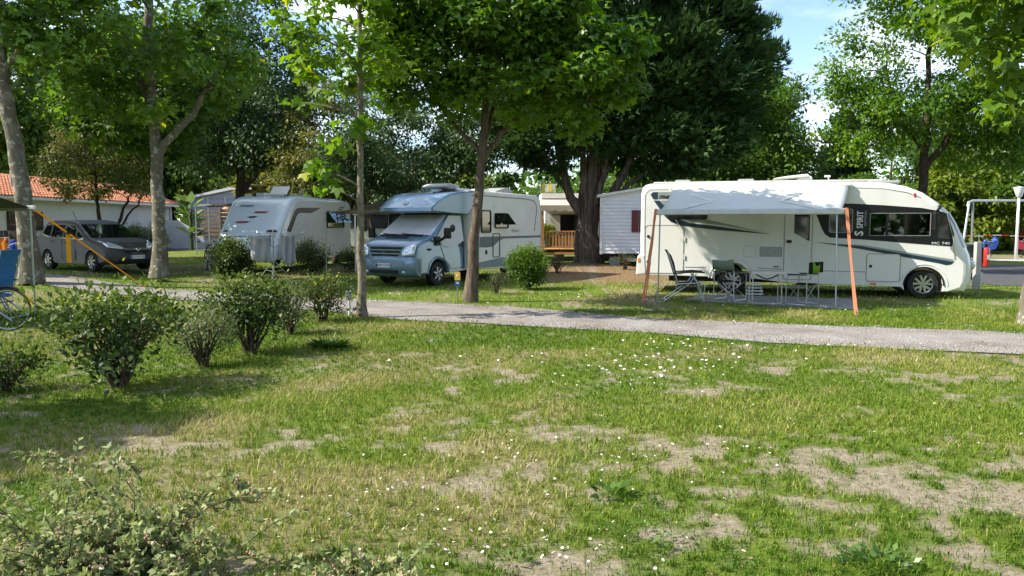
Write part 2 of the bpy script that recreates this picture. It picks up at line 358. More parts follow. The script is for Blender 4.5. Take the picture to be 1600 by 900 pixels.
ASPH = mat('asphalt', (.085, .085, .09), .9, var=.25, scale=3, bump=.5, bscale=120, spec=.2)
CONC = mat('concrete', (.42, .41, .39), .9, var=.2, scale=2, bump=.3, bscale=60, spec=.2)
MB().add([(13.7, 21.6, .008), (46, 19, .008), (46, 33, .008), (13.4, 33.2, .008)], [(0, 1, 2, 3)]).build('road', ASPH)['kind'] = 'structure'
MB().add([(13.4, 36.5, .008), (70, 36.5, .008), (70, 38.3, .008), (13.4, 38.3, .008)], [(0, 1, 2, 3)]).build('path', CONC)['kind'] = 'structure'
MB().add([(-70, 44, .274), (-14, 44, .274), (-14, 50, .274), (-70, 50, .274)], [(0, 1, 2, 3)]).build('asphalt_lane', ASPH)['kind'] = 'structure'

# ------------------------------------------------------------------ grass
MAT_POLY = [(1.2, -3.15), (2.9, -3.7), (4.6, -4.15), (5.0, -1.9), (1.5, -1.45)]      # groundsheet, in motorhome coordinates
MHO = (3.55, 20.61); MHR = R(-15)
def mh(x, y): c, s_ = math.cos(MHR), math.sin(MHR); return (MHO[0] + x * c - y * s_, MHO[1] + x * s_ + y * c)
def inpoly(x, y, poly):
    r = np.zeros(len(x), bool); n = len(poly)
    for i in range(n):
        (x0, y0), (x1, y1) = poly[i], poly[(i + 1) % n]
        cnd = ((y0 > y) != (y1 > y)) & (x < (x1 - x0) * (y - y0) / (y1 - y0 + 1e-12) + x0); r ^= cnd
    return r
def blades(n, y0, y1, hmin, hmax, wid, seed, far=False):
    rg = np.random.default_rng(seed)
    y = y0 + (y1 - y0) * rg.random(n); x = (rg.random(n) - .5) * (1.42 * y + 1.6)
    # blades gather in tufts
    jx = np.floor(x * 9); jy = np.floor(y * 9); k = rg.random(n) < .5
    x = np.where(k, (jx + hash2(jx.astype(np.int64), jy.astype(np.int64), 3)) / 9 + rg.normal(0, .016, n), x)
    y = np.where(k, (jy + hash2(jx.astype(np.int64), jy.astype(np.int64), 4)) / 9 + rg.normal(0, .016, n), y)
    ny, fy = near_y(x), far_y(x); ontrack = (y > ny + rg.normal(0, .05, n)) & (y < fy + rg.normal(0, .06, n))
    s = soil_mask(x, y); nd = needle_mask(x, y)
    keep = ~ontrack & (rg.random(n) > s * .86) & (rg.random(n) > nd * .85)
    if far:
        keep &= ~inpoly(x, y, [mh(*p) for p in MAT_POLY]) & ~((x > 13.5) & (y > 20.8)) & ~((y > 43.5) & (x < -13))
    x, y = x[keep], y[keep]; n = len(x)
    dry = dry_mask(x, y); lush = fbm(x * 1.1, y * 1.1, 55, 4)
    hgt = (hmin + (hmax - hmin) * rg.random(n) ** 1.6) * (.45 + 1.1 * lush) * (1 - .35 * soil_mask(x, y))
    flat = rg.random(n) < .22; hgt = np.where(flat, hgt * .35, hgt)
    w = wid * (1 + y * .07) * rg.uniform(.7, 1.3, n)
    a = rg.uniform(0, 6.283, n); lean = np.where(flat, hgt * rg.uniform(1.5, 3.2, n), hgt * rg.uniform(.15, 1.1, n)); b2 = a + rg.normal(0, .5, n)
    z = H(x, y); px, py = np.cos(a + 1.57) * w / 2, np.sin(a + 1.57) * w / 2; dx, dy = np.cos(b2) * lean, np.sin(b2) * lean
    V = np.empty((n, 4, 3))
    V[:, 0] = np.stack([x, y, z - .01], 1)
    V[:, 1] = np.stack([x + px + dx * .35, y + py + dy * .35, z + hgt * .55], 1)
    V[:, 2] = np.stack([x + dx, y + dy, z + hgt], 1)
    V[:, 3] = np.stack([x - px + dx * .35, y - py + dy * .35, z + hgt * .55], 1)
    ti = np.clip(.38 * (lush - .3) / .4 + rg.normal(.10, .14, n) + .45 * dry * rg.random(n) + (rg.random(n) > .93) * .4 * rg.random(n) + flat * .45 * rg.random(n), 0, 1)
    F = np.arange(4 * n).reshape(n, 4)
    return V.reshape(-1, 3), F, np.repeat(ti, 4)
m, nt, b = nodes_of('grass_blade'); N = nt.nodes; L = nt.links
a_ = N.new('ShaderNodeAttribute'); a_.attribute_name = 'tint'
gc = ramp(a_.outputs['Fac'], (0, (.048, .12, .006)), (.35, (.115, .21, .010)), (.6, (.225, .275, .024)), (.8, (.36, .33, .11)), (1, (.52, .43, .24)))
L.new(gc, b.inputs['Base Color']); b.inputs['Roughness'].default_value = .55; b.inputs['Specular IOR Level'].default_value = .25
tr = N.new('ShaderNodeBsdfTranslucent'); L.new(gc, tr.inputs[0]); ms = N.new('ShaderNodeMixShader'); ms.inputs[0].default_value = .35
L.new(b.outputs[0], ms.inputs[1]); L.new(tr.outputs[0], ms.inputs[2]); L.new(ms.outputs[0], N['Material Output'].inputs['Surface'])
GRASS = m
V, F, T = blades(470000, 2.7, 15.2, .018, .062, .0042, 1)
tag(link('grass', mesh_np('grass', V, F, 4, T), GRASS), 'short patchy grass covering the foreground lawn', kind='stuff')
V, F, T = blades(110000, 10, 34, .03, .10, .006, 2, True)
tag(link('grass', mesh_np('grass', V, F, 4, T), GRASS), 'grass verge beyond the gravel track under the vehicles', kind='stuff')

# ------------------------------------------------------------------ trees
def leaf_templates():
    T = {}
    # three pointed lobes on a short stalk, each a slightly folded kite
    def kite(a, ln, wd, fold):
        c, s_ = math.cos(a), math.sin(a); P = [(0, 0, 0), (.45 * ln, wd, fold), (ln, 0, -.06), (.45 * ln, -wd, fold)]
        return [(x * c - y * s_, x * s_ + y * c, z) for x, y, z in P]
    T['maple'] = np.array(kite(0, 1, .26, .05) + kite(1.0, .8, .22, .04) + kite(-1.0, .8, .22, .04))
    T['oval'] = np.array([(0, 0, 0), (.45, .27, .07), (1, 0, -.05), (.45, -.27, .07)])
    f = []
    for i in range(4):
        x = .1 + .2 * i; l = .30 - .045 * i
        f += [(x - .04, 0, 0), (x + .2, .03, .02), (x + l, l * .75, -.03), (x + .03, .11, .0)]
        f += [(x - .04, 0, 0), (x + .2, -.03, .02), (x + l, -l * .75, -.03), (x + .03, -.11, .0)]
    f += [(0, .015, 0), (0, -.015, 0), (1, -.03, 0), (1, .03, 0)]
    T['frond'] = np.array(f)
    T['plume'] = np.array(kite(0, 1, .10, .03) + kite(.5, .62, .09, .02) + kite(-.5, .62, .09, .02))
    T['needle'] = np.array([(0, .02, 0), (.5, .10, .02), (1, 0, 0), (.5, -.10, .02), (0, 0, .02), (.45, .02, .12), (.9, 0, .08), (.45, .02, -.08)])
    return T
TPL = leaf_templates()
def leaf_mesh(name, P, D, Nn, S, tpl, tint):
    t = TPL[tpl]; k = len(t); D = D / (np.linalg.norm(D, axis=1, keepdims=True) + 1e-9)
    B = np.cross(Nn, D); B /= np.linalg.norm(B, axis=1, keepdims=True) + 1e-9; N2 = np.cross(D, B)
    V = P[:, None] + S[:, None, None] * (t[None, :, 0:1] * D[:, None] + t[None, :, 1:2] * B[:, None] + t[None, :, 2:3] * N2[:, None])
    n = len(P); F = np.arange(n * k).reshape(-1, 4)
    return mesh_np(name, V.reshape(-1, 3), F, 4, np.repeat(tint, k))
def tube_np(path, rad, n, VV, FF, jit=0, rg=None):
    P = np.array(path, float); m_ = len(P); T_ = np.gradient(P, axis=0); T_ /= np.linalg.norm(T_, axis=1, keepdims=True) + 1e-9
    ref = np.array([1., 0, 0]) if abs(T_[0][0]) < .8 else np.array([0, 1., 0]); a = np.arange(n) * 2 * math.pi / n; base = VV[1]
    U = ref - T_ * (T_ @ ref)[:, None]; U /= np.linalg.norm(U, axis=1, keepdims=True) + 1e-9; W = np.cross(T_, U)
    r = np.asarray(rad)[:, None] * (1 + (jit * rg.normal(0, 1, (m_, n)) if jit else 0))
    ring = P[:, None] + r[..., None] * (U[:, None] * np.cos(a)[None, :, None] + W[:, None] * np.sin(a)[None, :, None])
    VV[0].append(ring.reshape(-1, 3)); VV[1] += m_ * n
    i = np.arange(m_ - 1)[:, None] * n; k = np.arange(n)[None]; k2 = (k + 1) % n
    FF.append((base + np.stack([i + k, i + k2, i + n + k2, i + n + k], 2)).reshape(-1, 4))
def spline(pts, n):
    P = np.array(pts, float); d = np.r_[0, np.cumsum(np.linalg.norm(np.diff(P, axis=0), axis=1))]; t = np.linspace(0, d[-1], n)
    Q = np.stack([np.interp(t, d, P[:, i]) for i in range(3)], 1)
    for _ in range(3): Q[1:-1] = .25 * Q[:-2] + .5 * Q[1:-1] + .25 * Q[2:]
    return Q
DENSE = {'maple': 1.55, 'oval': 1.7, 'frond': 1.9, 'plume': 1.0, 'needle': 1.6}
def tree(name, label, base, trunk, r0, blobs, ncl, per, clr, leaf, ls, bark, lm, seed, limbs=(), r1=.3, cat='tree', group=None, flat=.6, wob=.05, shell=.5, flare=.5, sides=12,
         up=.7, gap=0, crownname='crown', zmin=-9, minr=.008, droop=.0, axis_up=.3, extra=(), nobranch=0, sink=.06):
    """trunk: points from the base; blobs: crown ellipsoids (cx,cy,cz,rx,ry,rz); all relative to base"""
    rg = np.random.default_rng(seed)
    root = thing(name, label, cat, base, 0, group)
    VV = [[], 0]; FF = []
    tp = spline([(trunk[0][0], trunk[0][1], -sink)] + list(trunk), 26); tl = np.linspace(0, 1, 26)
    tp[1:-1, :2] += rg.normal(0, wob * r0 * 2, (24, 2)); tr_ = r0 * (1 - (1 - r1) * tl); tr_ *= 1 + flare * np.exp(-tl * 26 / 1.6)
    tube_np(tp, tr_, sides, VV, FF, .05, rg)
    nodes = [tp[4:]]; nrad = [tr_[4:]]
    for lb, ra, rb in limbs:
        q = spline(lb, 12); q[1:-1] += rg.normal(0, .03, (10, 3)); rr = np.linspace(ra, rb, 12); tube_np(q, rr, 9, VV, FF, .05, rg); nodes.append(q[2:]); nrad.append(rr[2:])
    NP = np.concatenate(nodes); NR = np.concatenate(nrad)
    vol = np.array([b_[3] * b_[4] * b_[5] for b_ in blobs]) ** (2 / 3); cnt = np.maximum(1, (ncl * vol / vol.sum())).astype(int)
    C = []
    for b_, k in zip(blobs, cnt):
        c0 = np.array(b_[:3]); rr = np.array(b_[3:6]); got = []
        tries = 0
        while len(got) < k and tries < k * 30:
            tries += 1; d = rg.normal(0, 1, 3); d /= np.linalg.norm(d); q = c0 + rr * d * (shell + (1 - shell) * rg.random()) ** .8
            if q[2] < zmin: continue
            if gap and fbm(q[0] * gap + 5, q[1] * gap + q[2] * gap * .9, seed, 2) < .40: continue
            if got and np.min(np.linalg.norm((np.array(got) - q) / rr, axis=1)) < .55 * (4 / k) ** (1 / 3) * .8: continue
            got.append(q)
        C += got
    C += [np.array(e) for e in extra]
    C = np.array(C); cen = C.mean(0); order = np.argsort(np.linalg.norm(C - tp[-1] * .5 - cen * .5, axis=1))
    for idx in order:
        c = C[idx]
        if nobranch and rg.random() < nobranch: continue
        dd = np.linalg.norm(NP - c, axis=1) + 1.3 * np.maximum(0, NP[:, 2] - c[2] + .1) - 2 * np.minimum(NR, .1); j = int(np.argmin(dd)); s0 = NP[j]; ln = np.linalg.norm(c - s0)
        mid = s0 * .5 + c * .5 + np.array([0, 0, .12 * ln]) + rg.normal(0, .05 * ln, 3); q = spline([s0, mid, c], 6)
        ra = min(NR[j] * .6, .010 + .016 * ln); ra = max(ra, minr); rr = np.linspace(ra, max(minr * .6, ra * .3), 6); tube_np(q, rr, 5, VV, FF)
        NP = np.concatenate([NP, q[2:]]); NR = np.r_[NR, rr[2:]]
    me = mesh_np('trunk', np.concatenate(VV[0]), np.concatenate(FF), 4, smooth=True)
    link('trunk', me, bark, root)
    # leaves
    k = (per * DENSE.get(leaf, 1) * rg.uniform(.6, 1.4, len(C))).astype(int); ci = np.repeat(np.arange(len(C)), k); n = len(ci)
    cr_ = clr * rg.uniform(.7, 1.35, len(C)); off = rg.normal(0, .5, (n, 3)); ol = np.linalg.norm(off, axis=1, keepdims=True); off = off / np.maximum(1, ol / 1.1)
    P = C[ci] + off * cr_[ci][:, None] * np.array([1, 1, flat]); P[:, 2] -= droop * (off[:, 0] ** 2 + off[:, 1] ** 2) * cr_[ci]
    out_ = C[ci] - np.array([tp[-1][0] * .5 + cen[0] * .5, tp[-1][1] * .5 + cen[1] * .5, cen[2] * .8]); out_ /= np.linalg.norm(out_, axis=1, keepdims=True) + 1e-6
    rn = rg.normal(0, 1, (n, 3))
    if leaf in ('frond', 'needle', 'plume'):
        D = out_ * .9 + off * .7 + rn * .28 + np.array([0, 0, axis_up]); Nn = np.array([0, 0, 1.]) + rn[:, ::-1] * .7
    else:
        Nn = np.array([0, 0, up]) + off * .5 + out_ * .25 + rn * .45; D = rn[:, ::-1] * .8 + out_ * .4 + off * .5 + np.array([0, 0, -.45])
    S = ls * (.45 + .95 * rg.random(n) ** .8); tint = np.clip(rg.normal(.42, .18, n) + rg.normal(0, .2, len(C))[ci], 0, .93); tint = np.where(rg.random(n) > .992, 1, tint)
    cw = link(crownname, leaf_mesh('crown', P, D, Nn, S, leaf, tint), lm, root); cw['kind'] = 'stuff'
    return root
BK_PLANE = barkmat('plane_bark', (.10, .085, .06), (.20, .18, .135), 6, .4, .35, plates=(.30, .29, .23))
BK_MAPLE = barkmat('maple_bark', (.07, .05, .035), (.19, .15, .11), 16, .22, .8)
BK_THIN = barkmat('thin_bark', (.09, .075, .05), (.27, .24, .17), 14, .5, .5)
BK_DARK = barkmat('dark_bark', (.03, .022, .016), (.09, .068, .05), 12, .3, .7)
BK_CYP = barkmat('cypress_bark', (.055, .04, .03), (.21, .17, .14), 8, .12, 1.0)
BK_TWIG = barkmat('twig_bark', (.045, .03, .022), (.15, .11, .075), 30, .4, .3)
LF_PLANE = leafmat('plane_leaf', (.055, .12, .018), (.16, .265, .032), .45, .42, c=(.34, .36, .04))
LF_MAPLE = leafmat('maple_leaf', (.05, .12, .013), (.155, .265, .024), .45, .42, c=(.32, .36, .03))
LF_THIN = leafmat('thin_leaf', (.07, .15, .014), (.19, .29, .025), .45, .42, c=(.40, .40, .04))
LF_DARK = leafmat('dark_leaf', (.022, .052, .014), (.065, .12, .025), .28, .5)
LF_OLIVE = leafmat('olive_leaf', (.06, .085, .018), (.20, .195, .042), .35, .5, c=(.32, .24, .07))
LF_MID = leafmat('mid_leaf', (.045, .10, .014), (.125, .215, .026), .42, .5)
LF_CYP = leafmat('cypress_leaf', (.02, .052, .016), (.07, .13, .03), .22, .7, .2)
LF_PINE = leafmat('pine_leaf', (.025, .05, .018), (.07, .105, .035), .15, .6)
LF_LIME = leafmat('lime_leaf', (.09, .15, .015), (.22, .27, .03), .4, .5)

tree('plane_tree', 'plane tree with mottled leaning trunk at the left edge of the picture', (-12.8, 20.4, .2), [(0, 0, 0), (-.12, 0, 2.5), (-.42, 0, 5), (-.6, .1, 7), (-.5, .2, 10)], .235,
     [(-.6, 0, 8.6, 3.0, 2.6, 2.6), (1.0, -.4, 6.4, 1.2, 1.2, .9)], 54, 76, .66, 'maple', .18, BK_PLANE, LF_PLANE, 11, limbs=[([(-.5, 0, 5.4), (.6, -.2, 6.6), (1.6, -.3, 8)], .09, .04)], r1=.45)
tree('plane_tree', 'tall plane tree with forked pale trunk right of the grey car', (-10.35, 22.5, .22), [(0, 0, 0), (.06, 0, 2), (.02, 0, 4.2), (-.1, 0, 6.5), (.1, 0, 9.5)], .195,
     [(-.3, 0, 7.4, 3.0, 2.8, 3.4), (1.8, 0, 6.2, 1.4, 1.5, 1.2), (-1.7, -.2, 6.0, 1.4, 1.3, 1.6)], 88, 62, .60, 'maple', .17, BK_PLANE, LF_PLANE, 12,
     limbs=[([(.06, 0, 3.3), (.5, .05, 4.1), (1.2, .1, 4.8), (1.9, .1, 6.0)], .13, .06), ([(0, 0, 4.6), (-.5, .1, 5.8), (-.9, .2, 7.5)], .1, .05)], r1=.5, zmin=4.6)
tree('oak_tree', 'dark evergreen oak rising behind the white caravan', (-13.5, 38, .2), [(0, 0, 0), (.1, 0, 2.5), (.2, 0, 5), (.3, 0, 9)], .28,
     [(.6, 0, 8.4, 4.2, 4, 4.6), (-1.5, 0, 6.2, 2.6, 2.6, 2.2), (2.6, -1, 5.8, 2.4, 2, 1.7)], 120, 150, 1.0, 'oval', .22, BK_DARK, LF_DARK, 13, limbs=[([(.15, 0, 3), (1.4, 0, 4.6), (2.4, 0, 6.5)], .16, .06)], zmin=3.4)
tree('plane_tree', 'shaded tree with dark straight trunk behind the forked plane tree', (-13.2, 28.5, .24), [(0, 0, 0), (.1, 0, 3), (0, 0, 6), (.1, 0, 8)], .14,
     [(.2, -.5, 6.2, 2.7, 2.4, 2.3)], 60, 120, .85, 'maple', .20, BK_DARK, LF_MID, 14, zmin=3)
tree('maple_tree', 'thin young maple with sparse yellow green leaves beside the track', (-2.74, 14.02, 0), [(0, 0, 0), (-.02, 0, 2), (.02, 0, 4.5), (.03, 0, 7.6)], .075,
     [(-.2, 0, 5.4, 1.3, 1.1, 2.2)], 40, 24, .32, 'maple', .15, BK_THIN, LF_THIN, 15, r1=.4, wob=.08, shell=.3, zmin=2.6, flat=.45, minr=.006,
     extra=[(-.75, -.2, 2.7), (-.55, -.3, 2.35), (-1.1, 0, 3.9), (-.9, .1, 4.4), (-1.2, .2, 5.1), (-.45, -.1, 3.1)])
tree('maple_tree', 'leafy maple with brown trunk in front of the blue grey motorhome', (-.93, 17, 0), [(0, 0, 0), (.08, 0, 1.4), (.28, 0, 3.0), (.35, 0, 4.6), (.4, -.2, 7.0)], .128,
     [(.8, -.6, 5.5, 2.9, 1.6, 1.5), (.1, -.5, 6.3, 2.6, 1.6, 1.1), (-1.0, -.4, 5.2, 1.6, 1.3, 1.1), (2.2, -.8, 4.8, 1.6, 1.2, 1.2)], 150, 120, .56, 'maple', .125, BK_MAPLE, LF_MAPLE, 16,
     limbs=[([(.3, 0, 3.1), (1.0, 0, 4.1), (2.0, 0, 5.0)], .07, .03), ([(.3, 0, 3.2), (-.6, .1, 4.2), (-1.3, .1, 5.4)], .06, .03), ([(.35, 0, 3.6), (.6, .7, 4.6), (1.0, 1.3, 6)], .06, .03)], r1=.35, zmin=3.3)
tree('cypress_tree', 'massive dark cypress with thick ridged trunk and fanning limbs', (3.2, 32.4, .12), [(0, 0, 0), (0, 0, 1.4), (.1, 0, 3), (.3, 0, 6), (.6, 0, 12)], .46,
     [(1.6, 0, 9.6, 4.6, 3.6, 5.6), (-1.2, -.4, 6.2, 3.3, 3, 2.8), (4.6, 0, 8.2, 3.0, 3, 4.0), (3.2, -.5, 5.4, 3.0, 2.4, 1.7), (1.0, 0, 13, 3.4, 3, 3.6)], 460, 190, .70, 'plume', .33, BK_CYP, LF_CYP, 17,
     limbs=[([(0, 0, 1.5), (-.8, -.1, 2.8), (-1.2, -.2, 4.2), (-1.5, -.2, 6.5)], .22, .1), ([(.1, 0, 1.6), (1.1, -.1, 2.9), (1.9, 0, 4.6), (2.4, 0, 7)], .22, .1), ([(0, 0, 1.9), (-.25, -.3, 3.4), (-.3, -.4, 6)], .2, .08),
            ([(.1, 0, 1.9), (.55, -.3, 3.2), (.9, -.4, 5.8)], .18, .08), ([(.1, 0, 2.1), (1.9, .1, 3.4), (3.6, .1, 5)], .13, .05), ([(-.1, 0, 2.2), (-1.5, 0, 3.7), (-3, 0, 5)], .12, .05)],
     r1=.3, flare=.7, sides=20, flat=.8, zmin=3.7, axis_up=.55, nobranch=.8, sink=.2, shell=.35)
tree('lime_tree', 'broad mid green tree behind the white motorhome roof', (11.2, 41, 0), [(0, 0, 0), (0, 0, 3), (.2, 0, 7)], .25, [(0, 0, 6.2, 4.6, 3.6, 4.4), (2.2, -.5, 5.2, 2.8, 2.4, 3), (-3, -.4, 4.4, 2.8, 2.2, 2.2)], 150, 120, .85, 'oval', .24, BK_DARK, LF_MID, 18, zmin=1.6)
tree('cypress_tree', 'slim pointed conifer standing behind the mid green tree', (15.9, 50, 0), [(0, 0, 0), (0, 0, 7), (0, 0, 14)], .25, [(0, 0, 4.5, 2.0, 2.0, 4), (0, 0, 8.5, 1.5, 1.5, 3.5), (0, 0, 12, .8, .8, 2.6)], 130, 120, .8, 'plume', .45, BK_DARK, LF_CYP, 19, axis_up=.6, nobranch=.85, zmin=.5)
tree('ash_tree', 'tall ash with dark trunk standing behind the motorhome cab', (14.4, 27.2, 0), [(0, 0, 0), (.05, 0, 3), (.1, 0, 5), (.0, 0, 9)], .2,
     [(-.4, 0, 7.4, 3.2, 2.6, 2.8), (2.2, -.2, 5.9, 2.6, 2.2, 1.6), (-2.1, -.3, 5.6, 1.7, 1.5, 1.4), (.4, 0, 9.6, 3.4, 2.6, 2), (2.9, .4, 4.5, 2.0, 1.6, .9)], 230, 105, .6, 'oval', .155, BK_DARK, LF_MAPLE, 20,
     limbs=[([(.1, 0, 3.7), (1.0, 0, 5.0), (1.7, 0, 6.8)], .12, .06), ([(.1, 0, 4.2), (-.8, 0, 5.4), (-1.4, 0, 7)], .1, .05)], zmin=3.5, droop=.35)
tree('plane_tree', 'overhanging plane tree whose trunk base shows at the right edge', (9.02, 13.05, 0), [(0, 0, 0), (.1, 0, 2.5), (.2, .1, 5), (.2, .1, 8)], .2,
     [(.3, .2, 6.8, 2.6, 2.6, 2.2)], 60, 80, .6, 'maple', .17, BK_PLANE, LF_THIN, 21, r1=.5, flare=.9, extra=[(-1.2, .1, 4.9), (-.8, 0, 4.5), (-1.6, .1, 5.4), (-.5, .2, 4.2), (-.5, .1, 3.7), (-1.1, .3, 5.6), (-.3, .2, 5.0)])
tree('arbutus_tree', 'bushy olive brown tree behind the caravan roof', (-7.9, 34.5, 0), [(0, 0, 0), (.1, 0, 1.4), (.0, 0, 3.5)], .15, [(.2, 0, 5.2, 2.6, 2.2, 2.8), (-.9, -.4, 3.9, 1.6, 1.4, 1.4)], 110, 110, .6, 'oval', .15, BK_DARK, LF_OLIVE, 22,
     limbs=[([(0, 0, .4), (.6, 0, 1.8), (1.0, 0, 3.5)], .09, .05)], zmin=2.4)
tree('holm_oak_tree', 'dark spreading tree with crooked stems between caravan and blue grey motorhome', (-5.2, 31.5, 0), [(0, 0, 0), (.4, 0, 1.2), (.9, 0, 2.6), (1.2, 0, 4.5)], .17,
     [(.6, 0, 5.0, 3.4, 2.4, 2.0), (3.6, 0, 4.6, 2.3, 2, 1.7), (-1.4, 0, 4.2, 1.5, 1.5, 1)], 130, 110, .62, 'oval', .15, BK_DARK, LF_DARK, 23,
     limbs=[([(0, 0, .3), (-.5, 0, 1.5), (-.9, 0, 3.4)], .11, .05), ([(.1, 0, .3), (1.2, 0, 1.5), (2.4, 0, 2.9), (3.4, 0, 4.3)], .12, .05), ([(.1, 0, .2), (.1, -.2, 1.6), (.1, -.3, 3.6)], .09, .04)], zmin=2.6)
tree('olive_tree', 'small many stemmed tree in front of the tiled roof building', (-17.6, 33.2, .26), [(0, 0, 0), (-.05, 0, 1), (-.2, 0, 2), (-.3, 0, 4.4)], .11,
     [(0, 0, 3.9, 2.4, 2, 1.55), (-.5, 0, 4.9, 1.5, 1.4, 1.0)], 100, 85, .46, 'oval', .13, BK_DARK, LF_OLIVE, 24, limbs=[([(.1, 0, .2), (.5, 0, 1.2), (1.1, 0, 2.6)], .09, .05), ([(.2, 0, .8), (.9, 0, 1.6), (1.7, 0, 2.7)], .06, .03)], zmin=2.0)

# trees outside the left of the picture: their shade falls on the lawn and the track
tree('plane_tree', 'plane tree left of the picture shading the near lawn', (-10.9, 5.2, 0), [(0, 0, 0), (0, 0, 3), (.1, 0, 7)], .2, [(0, 0, 5.6, 1.9, .9, 1.1)], 26, 70, .55, 'maple', .2, BK_PLANE, LF_PLANE, 31)
tree('plane_tree', 'plane tree left of the picture shading the grey car', (-21.3, 24, .26), [(0, 0, 0), (0, 0, 3), (.1, 0, 8)], .24, [(0, 0, 6.5, 3.4, 3.2, 3)], 70, 100, .85, 'maple', .22, BK_PLANE, LF_PLANE, 32)

o = copy_tree([q for q in bpy.data.objects if str(q.get('label', '')).startswith('dark evergreen oak')][0]); o['label'] = 'unseen oak added left of the picture to shade the car'; o.location = (-24.8, 26.3, .26); o.rotation_euler = (0, 0, 2)  # oak copy added out of view to cut sun and bright reflections on the car
# far trees: a few kinds, copied
def far_tree(kind, label, x, y, s, rz, sz=1, name=None, first={}):
    if kind not in first:
        if kind == 'broad': o = tree('far_tree', label, (x, y, 0), [(0, 0, 0), (0, 0, 3), (.2, 0, 6)], .22, [(0, 0, 5.4, 3.6, 3.4, 3.6), (1.6, .4, 3.8, 2.2, 2.2, 2), (-1.8, -.3, 4.2, 2.1, 2.2, 2.2)], 95, 95, .85, 'oval', .30, BK_DARK, LF_MID, 41, zmin=1)
        elif kind == 'pine': o = tree('pine_tree', label, (x, y, 0), [(0, 0, 0), (.1, 0, 8), (.3, 0, 15)], .22, [(.2, 0, 14, 2.8, 2.6, 2.0), (.8, 0, 11.6, 2.0, 1.8, .9), (-.9, 0, 12.2, 1.5, 1.5, .8)], 60, 60, .8, 'needle', .5, BK_DARK, LF_PINE, 42, flat=.5)
        elif kind == 'fir': o = tree('fir_tree', label, (x, y, 0), [(0, 0, 0), (0, 0, 5), (0, 0, 9.5)], .2, [(0, 0, 2.6, 2.6, 2.6, 2.0), (0, 0, 5.2, 1.8, 1.8, 2.2), (0, 0, 8, .9, .9, 1.8)], 85, 46, .7, 'frond', .65, BK_DARK, LF_PINE, 43, axis_up=.1, nobranch=.85)
        elif kind == 'dark': o = tree('far_tree', label, (x, y, 0), [(0, 0, 0), (0, 0, 3), (.2, 0, 6)], .24, [(0, 0, 5.2, 3.8, 3.4, 3.4), (-1.4, 0, 3.2, 2.6, 2.4, 2)], 90, 95, .9, 'oval', .3, BK_DARK, LF_DARK, 44, zmin=.8)
        elif kind == 'lime': o = tree('far_tree', label, (x, y, 0), [(0, 0, 0), (0, 0, 1.5), (.1, 0, 3)], .14, [(0, 0, 2.6, 2.1, 2, 2.2), (.9, 0, 1.8, 1.4, 1.3, 1.4)], 60, 80, .55, 'oval', .22, BK_DARK, LF_LIME, 45, zmin=.3)
        first[kind] = o
    else: o = copy_tree(first[kind]); o['label'] = label
    o.location = (x, y, float(H(x, y)) - .02); o.scale = (s, s, s * sz); o.rotation_euler = (0, 0, rz); o['group'] = 'trees in the background'
    if name: o.name = name
FT = [('broad', 'round green tree behind the left end of the tiled roof', -41, 62, 1.7, 0, 1.1), ('dark', 'dark tree behind the middle of the tiled roof', -33, 64, 1.8, 1, 1.1),
      ('broad', 'green tree behind the right end of the tiled roof', -27, 61, 1.6, 2, 1.05), ('lime', 'yellow green tree beyond the glazed pool cover', -21.5, 58, 1.5, 0, 1.1),
      ('fir', 'pale conifer beyond the caravan, left of the evergreen oak', -18.8, 62, 1.0, .5, .9), ('pine', 'grey green pine behind the evergreen oak trunk', -22.5, 75, .62, 2, 1), ('fir', 'conifer right of the evergreen oak trunk', -15.5, 68, 1.1, 2, .8),
      ('dark', 'dark tree far behind the arbutus', -10, 62, 1.0, 3, 1), ('broad', 'green tree far behind the blue grey motorhome roof', -4, 66, .75, 1, .85), ('lime', 'yellow green shrub tree above the motorhome skylights', -2.2, 45, .95, 1, 1),
      ('dark', 'small dark tree on the skyline left of the cypress', 2.6, 84, .78, 2, .8), ('broad', 'green tree behind the cypress trunk', 6.5, 47, .8, 4, .9), ('broad', 'green tree between cypress and wooden veranda', 3.2, 56, .7, 5, .8),
      ('fir', 'pale fir between the conifer and the ash', 22.2, 52, .92, 1, 1), ('broad', 'low green tree above the motorhome roof beside the fir', 20.5, 45, .72, 2, .7), ('broad', 'green tree directly behind the ash trunk', 25.5, 50, 1.0, 3, .8),
      ('dark', 'dark tree right of the ash trunk', 30.5, 54, 1.0, 4, .9), ('lime', 'yellow green bush tree right of the motorhome windscreen', 27.5, 46.5, 1.3, 0, .95), ('broad', 'green tree behind the swing frame', 38.5, 63, 1.1, 1, .8),
      ('pine', 'leftmost tall pine on the right skyline', 45, 92, 1.0, 1, .92), ('pine', 'second tall pine on the right skyline', 51, 96, 1.0, 3, .95), ('pine', 'third tall pine on the right skyline', 57.5, 98, 1.05, 2, .9), ('pine', 'fourth tall pine on the right skyline', 64, 97, 1.1, 5, .95),
      ('broad', 'green tree behind the red roofed houses', 47, 76, 1.2, 4, .75), ('broad', 'rightmost green tree above the lamp post', 36.5, 50, 1.25, 5, 1.1), ('lime', 'olive bush left of the right hand house', 38.4, 60, 1.25, 3, .95),
      ('dark', 'dark tree far left behind the building wing', -49, 66, 1.8, 4, 1.1), ('broad', 'tall green tree filling the gap between the two plane trunks', -34.5, 52, 1.5, 3, 1.1), ('dark', 'tall dark tree left of the evergreen oak', -24, 68, 1.7, 5, 1.1),
      ('broad', 'green tree left of the leaning plane trunk', -38.5, 46, 1.25, 1, 1.1), ('dark', 'dark tree behind the thin maple', -6.5, 72, 1.1, 1, 1.0), ('broad', 'broad tree at the right edge under the overhanging branch', 31.5, 43, 1.0, 2, 1.0)]
for a in FT: far_tree(*a)
rg = np.random.default_rng(9); n = 16000
